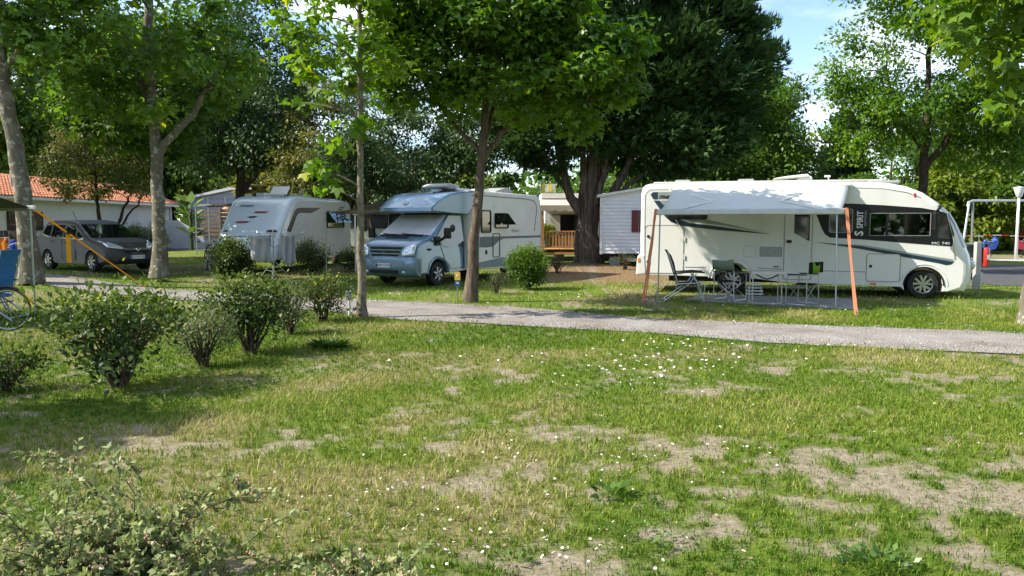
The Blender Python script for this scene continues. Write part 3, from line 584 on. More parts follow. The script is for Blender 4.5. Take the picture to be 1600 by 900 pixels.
tag(link('distant_wood', leaf_mesh('distant_wood', np.stack([rg.uniform(-140, 140, n), rg.uniform(118, 135, n), rg.random(n) ** .8 * 10], 1), rg.normal(0, 1, (n, 3)), rg.normal(0, 1, (n, 3)) + np.array([0, -.8, .8]), rg.uniform(.9, 1.9, n), 'oval', np.clip(rg.normal(.4, .25, n), 0, 1)), LF_MID), 'distant wood closing the view behind the campsite', kind='stuff')

n = 14000; a = rg.uniform(R(150), R(372), n); rr_ = rg.uniform(44, 56, n)  # ring of wood out of view, added to darken reflections in the car
tag(link('unseen_wood', leaf_mesh('unseen_wood', np.stack([rr_ * np.cos(a), rr_ * np.sin(a), rg.random(n) ** .8 * (8 + 4 * vnoise(a * 9, a * 0))], 1), rg.normal(0, 1, (n, 3)), rg.normal(0, 1, (n, 3)) + np.array([0, 0, .8]), rg.uniform(.9, 1.9, n), 'oval', np.clip(rg.normal(.4, .25, n), 0, 1)), LF_MID), 'unseen wood added behind the viewer to darken reflections', kind='stuff')

# ------------------------------------------------------------------ shrubs
def shrub(name, label, base, h, w, nst, ncl, per, clr, ls, lm, seed, low=.25, spread=.8, tpl='oval', round_=False, group=None, up=.6, bark=None, twig=.006):
    rg = np.random.default_rng(seed); root = thing(name, label, 'bush', base, 0, group); VV = [[], 0]; FF = []; C = []
    for i in range(nst):
        a = 6.283 * i / nst + rg.normal(0, .3); rr = w / 2 * spread * math.sqrt(rg.random()) ; top = h * rg.uniform(.75, 1.0)
        q = spline([(rg.normal(0, .03), rg.normal(0, .03), -.05), (rr * .45 * math.cos(a), rr * .45 * math.sin(a), top * .4), (rr * math.cos(a), rr * math.sin(a), top * .85)], 8); q[1:] += rg.normal(0, .012, (7, 3))
        tube_np(q, np.linspace(max(.02, .02 * h), twig * .7, 8), 5, VV, FF)
        for k in range(2):
            j = rg.integers(2, 6); s0 = q[j]; e = s0 + np.array([rg.normal(0, .22) * w, rg.normal(0, .22) * w, h * rg.uniform(.1, .35)]); e[2] = min(e[2], h)
            tube_np(spline([s0, (s0 + e) / 2 + rg.normal(0, .02, 3), e], 5), np.linspace(twig * 1.3, twig * .5, 5), 4, VV, FF); C.append(e)
    while len(C) < ncl:
        d = rg.normal(0, 1, 3); d /= np.linalg.norm(d); r_ = rg.uniform(.55, 1)
        c = np.array([d[0] * w / 2 * r_, d[1] * w / 2 * r_, h * (low + 1) / 2 + d[2] * h * (1 - low) / 2 * r_])
        if not round_: k = .55 + .45 * min(1, (c[2] - low * h) / (h * .5) + .2); c[:2] *= k
        if c[2] > .05: C.append(c)
    C = np.array(C); link('stem', mesh_np('stem', np.concatenate(VV[0]), np.concatenate(FF), 4, smooth=True), bark or BK_TWIG, root)
    k = (per * 2.2 * rg.uniform(.5, 1.5, len(C))).astype(int); ci = np.repeat(np.arange(len(C)), k); n = len(ci); off = rg.normal(0, .5, (n, 3))
    P = C[ci] + off * clr; P[:, 2] = np.maximum(P[:, 2], .03); out_ = C[ci] / (np.linalg.norm(C[ci], axis=1, keepdims=True) + 1e-6); rn = rg.normal(0, 1, (n, 3))
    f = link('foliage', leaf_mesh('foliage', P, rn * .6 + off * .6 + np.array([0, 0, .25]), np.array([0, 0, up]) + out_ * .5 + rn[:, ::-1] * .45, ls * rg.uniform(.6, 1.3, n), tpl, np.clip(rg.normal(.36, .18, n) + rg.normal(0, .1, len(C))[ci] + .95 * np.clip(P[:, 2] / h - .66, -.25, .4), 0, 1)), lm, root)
    f['kind'] = 'stuff'; return root
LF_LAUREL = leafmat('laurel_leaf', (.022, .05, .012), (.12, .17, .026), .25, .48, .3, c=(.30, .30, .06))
LF_PALE = leafmat('pale_shrub_leaf', (.06, .085, .03), (.16, .185, .07), .3, .5, .4, c=(.34, .33, .16))
LF_COTO = leafmat('cotoneaster_leaf', (.12, .17, .055), (.34, .38, .15), .3, .55, .4, c=(.45, .43, .27))
LF_BOX = leafmat('glossy_bush_leaf', (.05, .11, .014), (.15, .25, .03), .3, .5, .3, c=(.35, .40, .1))
g1 = 'row of shrubs along the lawn edge'
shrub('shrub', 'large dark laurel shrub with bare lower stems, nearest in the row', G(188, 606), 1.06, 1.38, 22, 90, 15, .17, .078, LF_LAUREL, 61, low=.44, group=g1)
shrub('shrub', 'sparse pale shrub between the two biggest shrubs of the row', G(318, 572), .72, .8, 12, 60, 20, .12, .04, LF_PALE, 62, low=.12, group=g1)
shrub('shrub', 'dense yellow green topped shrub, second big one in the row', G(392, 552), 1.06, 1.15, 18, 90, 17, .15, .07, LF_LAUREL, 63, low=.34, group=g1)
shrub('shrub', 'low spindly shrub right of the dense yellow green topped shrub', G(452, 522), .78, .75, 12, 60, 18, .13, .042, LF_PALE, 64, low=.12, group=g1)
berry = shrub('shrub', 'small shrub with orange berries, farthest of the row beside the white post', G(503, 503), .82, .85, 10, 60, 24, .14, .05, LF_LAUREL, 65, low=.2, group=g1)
rg = np.random.default_rng(3); bb = MB()
for i in range(26):
    a, r_ = rg.uniform(0, 6.28), .42 * math.sqrt(rg.random()); bb.sphere((r_ * math.cos(a), r_ * math.sin(a), rg.uniform(.4, .8)), .012, 6, 4)
bb.build('berry', mat('orange_berry', (.55, .13, .02), .4), berry)['kind'] = 'stuff'
shrub('shrub', 'thin dark shrub reaching in at the left edge below the bicycle', G(8, 612), .52, .8, 10, 40, 16, .14, .05, LF_LAUREL, 66, low=.1, group=g1)
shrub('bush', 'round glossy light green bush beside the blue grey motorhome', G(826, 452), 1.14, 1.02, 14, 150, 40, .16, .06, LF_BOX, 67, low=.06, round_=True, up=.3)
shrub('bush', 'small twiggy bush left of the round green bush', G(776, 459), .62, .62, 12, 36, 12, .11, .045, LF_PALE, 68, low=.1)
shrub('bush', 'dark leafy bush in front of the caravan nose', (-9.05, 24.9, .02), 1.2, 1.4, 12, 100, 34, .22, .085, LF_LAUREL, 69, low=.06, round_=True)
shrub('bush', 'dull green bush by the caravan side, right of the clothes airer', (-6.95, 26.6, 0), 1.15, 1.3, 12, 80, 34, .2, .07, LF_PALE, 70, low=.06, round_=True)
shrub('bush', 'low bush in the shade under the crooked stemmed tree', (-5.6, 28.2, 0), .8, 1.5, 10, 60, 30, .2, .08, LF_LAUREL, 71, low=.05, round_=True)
shrub('bush', 'dry twiggy weeds left of the cypress trunk', (1.6, 27, .02), .75, .9, 12, 30, 7, .16, .05, LF_PALE, 72, low=.05)
shrub('bush', 'dry twiggy weeds right of the cypress trunk', (4.2, 28.6, .1), .7, .9, 12, 24, 6, .16, .05, LF_PALE, 73, low=.05)
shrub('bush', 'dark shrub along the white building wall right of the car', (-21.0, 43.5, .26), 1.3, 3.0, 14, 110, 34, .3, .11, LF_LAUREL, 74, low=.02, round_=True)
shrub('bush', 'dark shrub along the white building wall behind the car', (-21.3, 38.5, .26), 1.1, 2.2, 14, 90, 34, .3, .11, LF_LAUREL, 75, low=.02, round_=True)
# the grey leaved cotoneaster in the near corner: long arching stems with paired leaves and pink buds
def cotoneaster(label, base, stems, seed):
    rg = np.random.default_rng(seed); root = thing('cotoneaster', label, 'bush', base); VV = [[], 0]; FF = []; P = []; D = []; B = MB()
    def run(q, r0, lf):
        tube_np(q, np.linspace(r0, .0018, len(q)), 5, VV, FF)
        for i in range(2, len(q)):
            for s in range(lf):
                d = rg.normal(0, 1, 3); t = q[i] - q[i - 1]; P.append(q[i] + t * rg.random()); D.append(d + np.array([0, 0, .35]) + t / (np.linalg.norm(t) + 1e-9) * .6)
            if rg.random() < .28 and i > 4:
                for k in range(rg.integers(3, 7)): B.sphere(q[i] + rg.normal(0, .012, 3) + np.array([0, 0, .012]), rg.uniform(.004, .007), 4, 3)
    for (dx, dy, hh) in stems:
        q = spline([(rg.normal(0, .05), rg.normal(0, .05), -.03), (dx * .3, dy * .3, hh * .75), (dx * .7, dy * .7, hh), (dx, dy, hh * .93)], 20); q[1:] += rg.normal(0, .006, (19, 3)); run(q, .005, 4)
        for k in range(5):
            j = rg.integers(5, 18); e = q[j] + np.array([dx * .18, dy * .18, .03]) + rg.normal(0, .10, 3); e[2] = max(e[2], .05); s = spline([q[j], (q[j] + e) / 2 + np.array([0, 0, .03]), e], 9); run(s, .0025, 4)
    P = np.array(P); D = np.array(D); n = len(P)
    link('stem', mesh_np('stem', np.concatenate(VV[0]), np.concatenate(FF), 4, smooth=True), BK_TWIG, root)
    f = link('foliage', leaf_mesh('foliage', P, D, rg.normal(0, .6, (n, 3)) + np.array([0, 0, 1]), rg.uniform(.026, .052, n), 'oval', np.clip(rg.normal(.45, .25, n), 0, 1)), LF_COTO, root); f['kind'] = 'stuff'
    o = B.build('flower_bud', mat('pink_bud', (.48, .27, .2), .6), root, smooth=True); o['kind'] = 'stuff'
rg = np.random.default_rng(8)
cotoneaster('grey leaved cotoneaster with pink buds sprawling across the near left corner', (-1.75, 3.55, 0), [(rg.uniform(-1.1, .62), rg.uniform(-.75, .2), rg.uniform(.14, .36)) for i in range(44)] + [(-.35, .4, .52), (.35, .25, .46), (-.9, .5, .50), (.5, .2, .36), (-.6, .3, .44)], 81)
cotoneaster('small budding cotoneaster at the bottom edge right of the big one', (-.66, 3.18, 0), [(rg.uniform(-.34, .34), rg.uniform(-.3, .12), rg.uniform(.14, .28)) for i in range(13)], 82)

# ------------------------------------------------------------------ vehicles
WHITE = mat('white_gelcoat', (.74, .74, .70), .22, var=.05, scale=1.5, coat=.3, dirt=.22, dirtcol=(.46, .43, .36))
CREAM = mat('white_aluminium_side', (.70, .70, .66), .35, var=.05, scale=1.2, dirt=.12, dirtcol=(.45, .42, .35))
BLACKP = mat('black_plastic', (.010, .010, .011), .4, spec=.3)
DARKG = mat('dark_window_glass', (.008, .009, .01), .04, var=.02, coat=1)
RUBBER = mat('tyre_rubber', (.018, .018, .018), .85, var=.25, bump=.2)
ALLOY = mat('alloy', (.55, .56, .57), .3, metal=.9)
STEEL = mat('grey_metal', (.42, .44, .45), .35, metal=.8, var=.15)
GREYP = mat('grey_plastic', (.30, .31, .30), .5)
NAVY = mat('navy_decal', (.012, .035, .06), .3)
GREYDEC = mat('grey_decal', (.26, .29, .29), .35)
SEAM = mat('seam_grey', (.22, .22, .21), .6)
AMBER = mat('amber_lens', (.75, .22, .03), .2)
REDL = mat('red_lens', (.5, .02, .015), .2)
LENS = mat('headlamp_glass', (.62, .66, .68), .08, metal=.4, coat=1)
CHROME = mat('chrome', (.75, .75, .76), .1, metal=1)
SILVERC = clothmat('silver_screen_cover', (.62, .63, .65), .05)
GLASS = glassmat('tinted_glass', (.55, .66, .62))
PLATEW = mat('number_plate_white', (.75, .76, .76), .4)
INTER = mat('cabin_grey', (.035, .035, .037), .7)

def loft_body(prof, hw, r, bulge, wts, tumble=None, n_mid=5, steps=4):
    """side profile (x,z) lofted across the width with rounded long edges; wts[i]=(inset weight, bulge weight). returns rings"""
    n = len(prof); P = [Vector((p[0], p[1])) for p in prof]; area = sum(P[i].x * P[(i + 1) % n].y - P[(i + 1) % n].x * P[i].y for i in range(n)); sg = 1 if area > 0 else -1
    nin = []
    for i in range(n):
        a = (P[i] - P[i - 1]).normalized(); c = (P[(i + 1) % n] - P[i]).normalized(); t = (a + c); t = t.normalized() if t.length > 1e-6 else a
        nin.append(Vector((-t.y, t.x)) * sg)
    ys = []
    for k in range(steps + 1): a = math.pi / 2 * (1 - k / steps); ys.append((-(hw - r + r * math.sin(a)), r * (1 - math.cos(math.pi / 2 - (math.pi / 2 - a)) if False else r * 0 + (1 - math.cos(a)) * 1)))
    ys = [(-(hw - r + r * math.sin(a)), r * (1 - math.cos(a))) for a in [math.pi / 2 * (1 - k / steps) for k in range(steps + 1)]]
    mids = [(-(hw - r) + 2 * (hw - r) * (k + 1) / (n_mid + 1), 0) for k in range(n_mid)]
    ys = ys + mids + [(-y, i_) for y, i_ in ys[::-1]]
    rings = []
    for y, ins in ys:
        ring = []
        for i in range(n):
            q = P[i] + nin[i] * ins * wts[i][0]; x = q.x + bulge * wts[i][1] * (1 - (abs(y) / hw) ** 2.2)
            yy = y * (tumble(q.x, q.y) if tumble else 1)
            ring.append((x, yy, q.y))
        rings.append(ring)
    return rings
def skin(rings, mb=None, caps=True):
    mb = mb or MB(); n = len(rings[0]); vs = [p for r_ in rings for p in r_]; fs = []
    for i in range(len(rings) - 1):
        for k in range(n): fs.append((i * n + k, i * n + (k + 1) % n, (i + 1) * n + (k + 1) % n, (i + 1) * n + k))
    if caps: fs += [tuple(range(n)), tuple(range((len(rings) - 1) * n, len(rings) * n))[::-1]]
    return mb.add(vs, fs)
def patch(rings, i0, i1, k0, k1, off=(0, 0, 0)):
    """sheet over part of a lofted body: profile points i0..i1, rings k0..k1, lifted by off, with thickness"""
    rows = [[Vector(rings[k][i]) + Vector(off) for i in range(i0, i1 + 1)] for k in range(k0, k1 + 1)]
    return MB().grid(rows)
def arch(cx, cz, r, a0, a1, n=9): return [(cx + r * math.cos(R(a0 + (a1 - a0) * i / n)), cz + r * math.sin(R(a0 + (a1 - a0) * i / n))) for i in range(n + 1)]
def cut(o, boxes, m2):
    """cut real openings through a body"""
    o.data.materials.append(m2)
    for c, d in boxes:
        k = MB().box(c, d).build('cutter', m2); k.parent = o.parent; k.data.materials.clear(); k.data.materials.append(o.data.materials[0]); k.data.materials.append(m2)
        for p in k.data.polygons: p.material_index = 1
        md = o.modifiers.new('b', 'BOOLEAN'); md.object = k; md.operation = 'DIFFERENCE'; md.solver = 'EXACT'
        bpy.context.view_layer.update(); dg = bpy.context.evaluated_depsgraph_get(); me = bpy.data.meshes.new_from_object(o.evaluated_get(dg))
        o.modifiers.clear(); o.data = me; bpy.data.objects.remove(k)
def wheel(parent, x, y, r, side, w=.2, spokes=5, rimr=.62, rim_m=None, style='alloy'):
    """side -1: outer face towards -y"""
    fn = lambda a, b_, t: (x + a * math.cos(t), y + b_ * side, r + a * math.sin(t))
    k = r * rimr
    t = MB().lathe([(k, w * .42), (k + .02, w * .5), (r * .93, w * .5), (r * .985, w * .4), (r, w * .28), (r, -w * .28), (r * .985, -w * .4), (r * .93, -w * .5), (k, -w * .5), (k, -w * .2)], 28, fn, closed=True)
    o = t.build('wheel', RUBBER, parent, smooth=True)
    d = MB().lathe([(0.001, w * .1), (k * .97, w * .1), (k * .98, w * .0)], 24, fn).build('rim_well', BLACKP, o, smooth=True)
    m_ = MB().lathe([(k * .9, w * .36), (k * .99, w * .44), (k, w * .3), (k * .9, w * .25)], 28, fn, closed=True)
    m_.lathe([(.001, w * .42), (k * .16, w * .42), (k * .24, w * .34), (k * .24, w * .12)], 14, fn)
    for i in range(spokes):
        a = 2 * math.pi * i / spokes + .3
        if style == 'alloy':
            for da in (-.16, .16):
                c_ = a + da; u = (math.cos(a), math.sin(a)); p0 = (k * .16, .0); pts = []
                q0 = (k * .2 * math.cos(a), k * .2 * math.sin(a)); q1 = (k * .93 * math.cos(a + da * 2), k * .93 * math.sin(a + da * 2))
                m_.bar((x + q0[0], y + side * w * .34, r + q0[1]), (x + q1[0], y + side * w * .36, r + q1[1]), .03 * r / .33, .05)
        else:
            q0 = (k * .2 * math.cos(a), k * .2 * math.sin(a)); q1 = (k * .95 * math.cos(a), k * .95 * math.sin(a))
            m_.bar((x + q0[0], y + side * w * .32, r + q0[1]), (x + q1[0], y + side * w * .32, r + q1[1]), .11 * r / .33 if style == 'steel' else .055, .05)
    m_.build('rim', rim_m or ALLOY, o)
    return o
def sideplate(parent, name, poly, y, th, m_, bevel=0, smooth=False):
    return MB().prism(poly, lambda u, v, t: (u, t, v), y, y + th).build(name, m_, parent, bevel=bevel)
def rrect(x0, z0, x1, z1, r=.04, n=4):
    p = []
    for cx, cz, a0 in ((x1 - r, z1 - r, 0), (x0 + r, z1 - r, 90), (x0 + r, z0 + r, 180), (x1 - r, z0 + r, 270)):
        p += [(cx + r * math.cos(R(a0 + 90 * i / n)), cz + r * math.sin(R(a0 + 90 * i / n))) for i in range(n + 1)]
    return p
def outline(parent, name, poly, y, m_, w=.007, closed=True):
    n = len(poly); mb = MB()
    for i in range(n if closed else n - 1):
        a, c = poly[i], poly[(i + 1) % n]; mb.bar((a[0], y, a[1]), (c[0], y, c[1]), w, w)
    return mb.build(name, m_, parent)

# --- white integrated motorhome with the awning
def big_motorhome():
    root = thing('motorhome', 'long white integrated motorhome with awning out and black window band', 'motorhome', (MHO[0], MHO[1], 0), MHR)
    hw = 1.15; S = -hw
    top = [(0, .47), (-.01, 1.4), (.0, 2.5), (.03, 2.63), (.1, 2.71), (.22, 2.745), (2, 2.75), (4.2, 2.745), (5.2, 2.73), (5.7, 2.69), (6.1, 2.61), (6.45, 2.46), (6.76, 2.22), (6.98, 1.99), (7.12, 1.74), (7.24, 1.46), (7.34, 1.2), (7.42, 1.02), (7.47, .8), (7.48, .6), (7.46, .36), (7.36, .17), (7.03, .16)]
    fa = arch(6.54, .3, .42, -18, 198, 10); ra = arch(2.25, .32, .45, 10, 172, 10)
    prof = top + fa + [(6.05, .25), (4.4, .27), (3.4, .31)] + ra + [(1.7, .42), (.08, .44)]
    wts = []
    for i, (x, z) in enumerate(prof):
        b_ = float(sm((x - 6.2) / 1.0)) if z > .7 or x > 7.1 else 0
        wts.append((1.0 if i < len(top) - 1 else .15, b_))
    rings = loft_body(prof, hw, .13, .26, wts, n_mid=6)
    body = skin(rings).build('body', WHITE, root, smooth=True, weld=True)
    cut(body, [((5.98, 0, 1.72), (1.3, 2.6, .52))], INTER)
    nl = 16; i0, i1 = 13, 16
    w = patch(rings, i0, i1, 2, len(rings) - 3, (.012, 0, .004)).build('windscreen', DARKG, root, smooth=True)
    e = -.004
    band = [(4.05, 2.22), (4.3, 1.6), (4.36, 1.49), (4.47, 1.41), (5.3, 1.36), (7.1, 1.215), (7.13, 1.5), (6.97, 1.97), (6.8, 2.03), (6.43, 2.1), (5.6, 2.17), (4.96, 2.21)]
    hole = [(5.35, 1.99), (5.35, 1.455), (5.40, 1.43), (6.62, 1.36), (6.62, 1.36)]
    # the band is built in strips round the cab side window
    sideplate(root, 'window_band', [(4.05, 2.22), (4.3, 1.6), (4.36, 1.49), (4.47, 1.41), (5.335, 1.355), (5.335, 2.185), (4.96, 2.21)], S, -.006, BLACKP)
    sideplate(root, 'window_band', [(5.335, 2.185), (5.335, 1.985), (6.635, 1.985), (6.635, 2.06), (6.43, 2.1), (5.6, 2.17)], S, -.006, BLACKP)
    sideplate(root, 'window_band', [(5.335, 1.355), (6.635, 1.25), (6.635, 1.455), (5.335, 1.455)], S, -.006, BLACKP)
    sideplate(root, 'window_band', [(6.635, 1.25), (7.1, 1.215), (7.13, 1.5), (6.97, 1.97), (6.8, 2.03), (6.635, 2.06)], S, -.006, BLACKP)
    wd = sideplate(root, 'cab_window', [(5.345, 1.46), (6.63, 1.46), (6.63, 1.98), (5.345, 1.98)], S + .012, .006, GLASS)
    [MB().box((x_, S - .002, 1.72), (w_, .02, .52)).build('window_bar', BLACKP, wd) for x_, w_ in ((5.72, .05), (6.1, .03))]
    outline(wd, 'window_frame', [(5.345, 1.46), (6.63, 1.46), (6.63, 1.98), (5.345, 1.98)], S - .006, GREYP, .012)
    sideplate(root, 'far_cab_window', [(5.345, 1.46), (6.63, 1.46), (6.63, 1.98), (5.345, 1.98)], -S - .018, .006, GLASS)
    tri = sideplate(root, 'quarter_window', [(6.70, 1.93), (6.80, 1.40), (7.06, 1.38), (6.95, 1.9)], S - .007, -.004, DARKG)
    for yy in (-.55, .55): MB().box((6.0, yy, 1.56), (.16, .5, .40)).box((5.98, yy, 1.80), (.1, .26, .2)).build('cab_seat', mat('seat_fabric', (.12, .12, .125), .9), root, bevel=.03)
    MB().tube([(6.38, -.5 + .18 * math.cos(a * .5236), 1.56 + .16 * math.sin(a * .5236)) for a in range(13)], .014, 6).build('steering_wheel', BLACKP, root)
    sw = sideplate(root, 'window', rrect(4.45, 1.53, 4.96, 2.08, .05), S - .006, -.012, DARKG); outline(sw, 'window_frame', rrect(4.45, 1.53, 4.96, 2.08, .05), S - .016, GREYP, .015)
    rw = sideplate(root, 'window', rrect(.70, 1.86, 1.62, 2.02, .03), S, -.02, DARKG); outline(rw, 'window_frame', rrect(.70, 1.86, 1.62, 2.02, .03), S - .02, BLACKP, .03)
    # habitation door
    d = sideplate(root, 'door', rrect(3.46, .40, 4.07, 2.25, .06), S, -.006, WHITE); outline(d, 'door_seam', rrect(3.45, .39, 4.08, 2.26, .06), S - .004, SEAM, .012)
    sideplate(d, 'door_window', [(3.67, 2.12), (3.99, 2.12), (3.99, 1.33), (3.67, 1.52)], S - .006, -.006, DARKG)
    MB().box((3.56, S - .02, 1.31), (.12, .03, .07)).build('door_handle', BLACKP, d, bevel=.012)
    sideplate(root, 'black_infill', [(4.0, 2.2), (3.99, 1.33), (4.02, 1.33), (4.02, 2.2)], S - .0065, -.002, BLACKP)
    MB().box((4.095, S - .012, .95), (.02, .02, 1.1)).build('door_hinge', WHITE, root)
    # hatches
    g = sideplate(root, 'garage_door', rrect(.12, .50, 1.07, 1.70, .08), S, -.005, WHITE); outline(g, 'hatch_seam', rrect(.12, .50, 1.07, 1.70, .08), S - .004, SEAM, .012)
    for hz in (1.42, .78): MB().lathe([(0.001, .02), (.035, .02), (.04, 0)], 12, lambda a, b_, t, hz=hz: (.2 + a * math.cos(t), S - .005 - b_, hz + a * math.sin(t))).build('lock', BLACKP, g)
    for hz in (1.35, .9): MB().box((1.10, S - .012, hz), (.03, .024, .12)).build('hinge', WHITE, g, bevel=.006)
    h = sideplate(root, 'locker_hatch', rrect(5.31, .39, 6.02, 1.02, .06), S, -.006, WHITE); outline(h, 'hatch_seam', rrect(5.30, .38, 6.03, 1.03, .06), S - .004, SEAM, .012)
    MB().lathe([(0.001, .015), (.035, .015), (.035, 0)], 12, lambda a, b_, t: (5.39 + a * math.cos(t), S - .006 - b_, .74 + a * math.sin(t))).build('lock', BLACKP, h)
    s_ = sideplate(root, 'service_hatch', rrect(2.49, .90, 2.81, 1.23, .025), S, -.014, WHITE); outline(s_, 'hatch_seam', rrect(2.52, .93, 2.78, 1.20, .02), S - .015, SEAM, .006)
    v = sideplate(root, 'fridge_vent', rrect(2.89, .94, 3.41, 1.18, .015), S, -.01, GREYP)
    for i in range(8): MB().box((3.15, S - .014, .965 + i * .027), (.48, .012, .012)).build('vent_slat', STEEL, v)
    MB().box((3.28, S - .01, .70), (.13, .012, .022)).build('badge', BLACKP, root)
    # decals
    sideplate(root, 'decal', [(.30, 2.48), (.36, 2.53), (.85, 2.53), (.78, 2.35), (.38, 2.35), (.33, 2.42)], S, -.003, GREYDEC)
    sideplate(root, 'decal', [(.24, 2.47), (.30, 2.53), (.42, 2.53), (.42, 2.35), (.31, 2.35)], S - .0032, -.003, NAVY)
    sideplate(root, 'decal', [(.32, 2.32), (.47, 2.32), (.78, 1.98), (.98, 1.84), (1.2, 1.76), (2.0, 1.66), (3.16, 1.48), (1.9, 1.58), (1.0, 1.69), (.76, 1.78), (.62, 1.9)], S, -.003, NAVY)
    sideplate(root, 'decal', [(.49, 2.32), (.72, 2.32), (.78, 2.25), (.70, 2.05)], S, -.003, GREYDEC)
    sideplate(root, 'decal', [(.88, 1.98), (1.0, 1.87), (1.25, 1.79), (2.05, 1.69), (3.1, 1.50), (1.65, 1.84), (1.0, 1.87)], S - .0032, -.003, GREYDEC)
    sideplate(root, 'decal', [(4.12, 1.30), (5.15, 1.215), (7.16, .86), (7.1, .80), (7.0, .78), (6.85, .82), (5.1, 1.15)], S, -.003, NAVY)
    sideplate(root, 'decal', [(4.6, 1.27), (5.2, 1.235), (7.13, .92), (7.15, .875), (5.2, 1.215)], S - .0032, -.003, GREYDEC)
    tx = lambda x0, z0: (lambda u, v, t: (x0 + u, S - .0075 - t, z0 + v))
    text('lettering', 'ITINEO', .105, tx(.61, 2.40), BLACKP, root, shear=.3, bold=.004, sx=.95)
    vert = lambda x0, z0: (lambda u, v, t: (x0 - v, S - .0075 - t, z0 + u))
    text('lettering', 'SPIRIT', .19, vert(5.13, 1.83), PLATEW, root, sx=.8, bold=.003)
    text('lettering', 'EDITION', .075, vert(5.245, 1.86), GREYP, root, sx=1.2)
    text('lettering', 'S', .26, vert(5.12, 1.51), PLATEW, root, bold=.006)
    text('lettering', 'MC 740', .085, tx(6.86, 1.285), PLATEW, root, sx=1.4)
    # wheel arch lips, lamps, skirts
    for cx, cz, rr, a0, a1 in ((6.54, .3, .50, 0, 178), (2.25, .32, .56, 8, 172)):
        MB().tube([(x, S - .001, z) for x, z in arch(cx, cz, rr, a0, a1, 16)], .012, 6).build('wheel_arch_lip', WHITE, root, smooth=True)
        MB().tube([(x, S - .002, z) for x, z in arch(cx, cz, rr - .075, a0, a1, 16)], .018, 6).build('wheel_arch_trim', BLACKP if cx > 5 else WHITE, root, smooth=True)
    for x_, z_ in ((2.22, .83), (5.46, .325)): MB().box((x_, S - .012, z_), (.14, .02, .045)).build('side_marker', AMBER, root, bevel=.012)
    MB().lathe([(.001, .03), (.04, .025), (.05, 0)], 12, lambda a, b_, t: (6.28 + a * .7 * math.cos(t), S - .0 - b_ + .02, 2.39 + a * 1.3 * math.sin(t))).build('red_marker', REDL, root, smooth=True)
    rb = MB().prism([(-.1, .44), (.14, .46), (.16, .55), (.12, .95), (-.02, .98), (-.07, .9)], lambda u, v, t: (u, t, v), S - .02, S + .3).build('rear_bumper', WHITE, root, bevel=.03)
    MB().box((-.03, S - .025, .82), (.05, .015, .1)).build('rear_marker', AMBER, root)
    for pth in ([(.11, .98), (.10, 2.42), (.14, 2.52), (.24, 2.585), (.68, 2.59)], [(4.94, 2.58), (5.6, 2.55), (6.1, 2.46), (6.4, 2.34)], [(1.12, .66), (1.62, .66)], [(2.86, .66), (3.42, .64)], [(4.12, .62), (5.28, .60)]):
        MB().tube([(x_, S + (.0 if z_ < 2.5 else .004), z_) for x_, z_ in pth], .009, 5).build('panel_joint', SEAM, root)
    # roof rails and equipment
    MB().bar((.3, S + .12, 2.77), (5.6, S + .12, 2.765), .05, .03).build('roof_rail', WHITE, root)
    for x_ in (1.0, 2.55): MB().box((x_, -.3, 2.80), (.4, .5, .12)).build('roof_vent', GREYP, root, bevel=.04)
    ac = MB().box((3.95, -.15, 2.84), (.36, .5, .16)).build('satellite_dish', WHITE, root, bevel=.05)
    MB().prism([(3.2, 2.86), (3.5, 2.91), (4.0, 2.96), (4.05, 2.9), (3.5, 2.86)], lambda u, v, t: (u, t, v), -.6, .1).build('dish_cover', WHITE, ac, bevel=.02)
    MB().box((5.75, -.2, 2.74), (.7, .6, .08)).build('roof_skylight', GREYP, root, bevel=.03)
    MB().tube([(5.6, .3, 2.72), (5.45, .3, 3.05)], .006, 5).build('aerial', BLACKP, root)
    MB().tube([(4.6, .4, 2.7), (4.6, .4, 2.92)], .015, 6).box((4.57, .4, 2.95), (.14, .05, .05)).build('roof_lamp', WHITE, root)
    # bonnet line and mirror
    hl = MB().tube([(7.17, S - .002, .92), (7.14, S - .002, 1.2), (7.1, S - .002, 1.45), (6.96, S - .001, 1.97)], .012, 6).build('pillar_trim', CHROME, root, smooth=True)
    mi = MB().tube([(6.82, S + .1, 2.14), (6.78, S - .16, 2.12), (6.7, S - .25, 2.02)], .035, 8).build('mirror_arm', BLACKP, root, smooth=True)
    MB().box((6.66, S - .26, 1.78), (.11, .17, .46)).build('mirror_head', BLACKP, mi, bevel=.045)
    for yy in (-.75, .75): MB().sphere((7.62, yy, .78), (.08, .17, .12), 12, 8).build('headlight', LENS, root, smooth=True)
    MB().box((7.70, 0, .5), (.03, 1.1, .16)).build('front_grille', BLACKP, root, bevel=.01)
    for x_ in (2.25, 6.54):
        for sd in (-1, 1): wheel(root, x_, sd * 1.0, .335, sd, .22, 5, .66)
    MB().box((3.6, 0, .36), (5.8, 1.5, .16)).build('chassis', BLACKP, root)
    MB().box((3.7, S + .18, .2), (.5, .3, .04)).build('entry_step', GREYP, root)
    # awning
    s0, s1 = .60, 4.40; P = 2.42; z0, z1 = 2.64, 2.0
    case = MB().box((2.82, S - .05, 2.655), (4.16, .1, .11)).build('awning_case', WHITE, root, bevel=.025)
    rows = []
    for i in range(13):
        t = i / 12; L0, L1 = .80 + (s0 - .76) * t, 4.84 + (s1 - 4.88) * t; rows.append([(L0 + (L1 - L0) * k / 20, S - .1 - (P - .1) * t, z0 + (z1 - z0) * t - .07 * math.sin(math.pi * t) - .012 * math.sin(math.pi * t) * math.cos(k * 1.9)) for k in range(21)])
    AWN = clothmat('awning_fabric', (.72, .75, .74), .25, .04)
    fab = MB().grid(rows).build('awning_fabric', AWN, case, smooth=True)
    md = fab.modifiers.new('s', 'SOLIDIFY'); md.thickness = .003
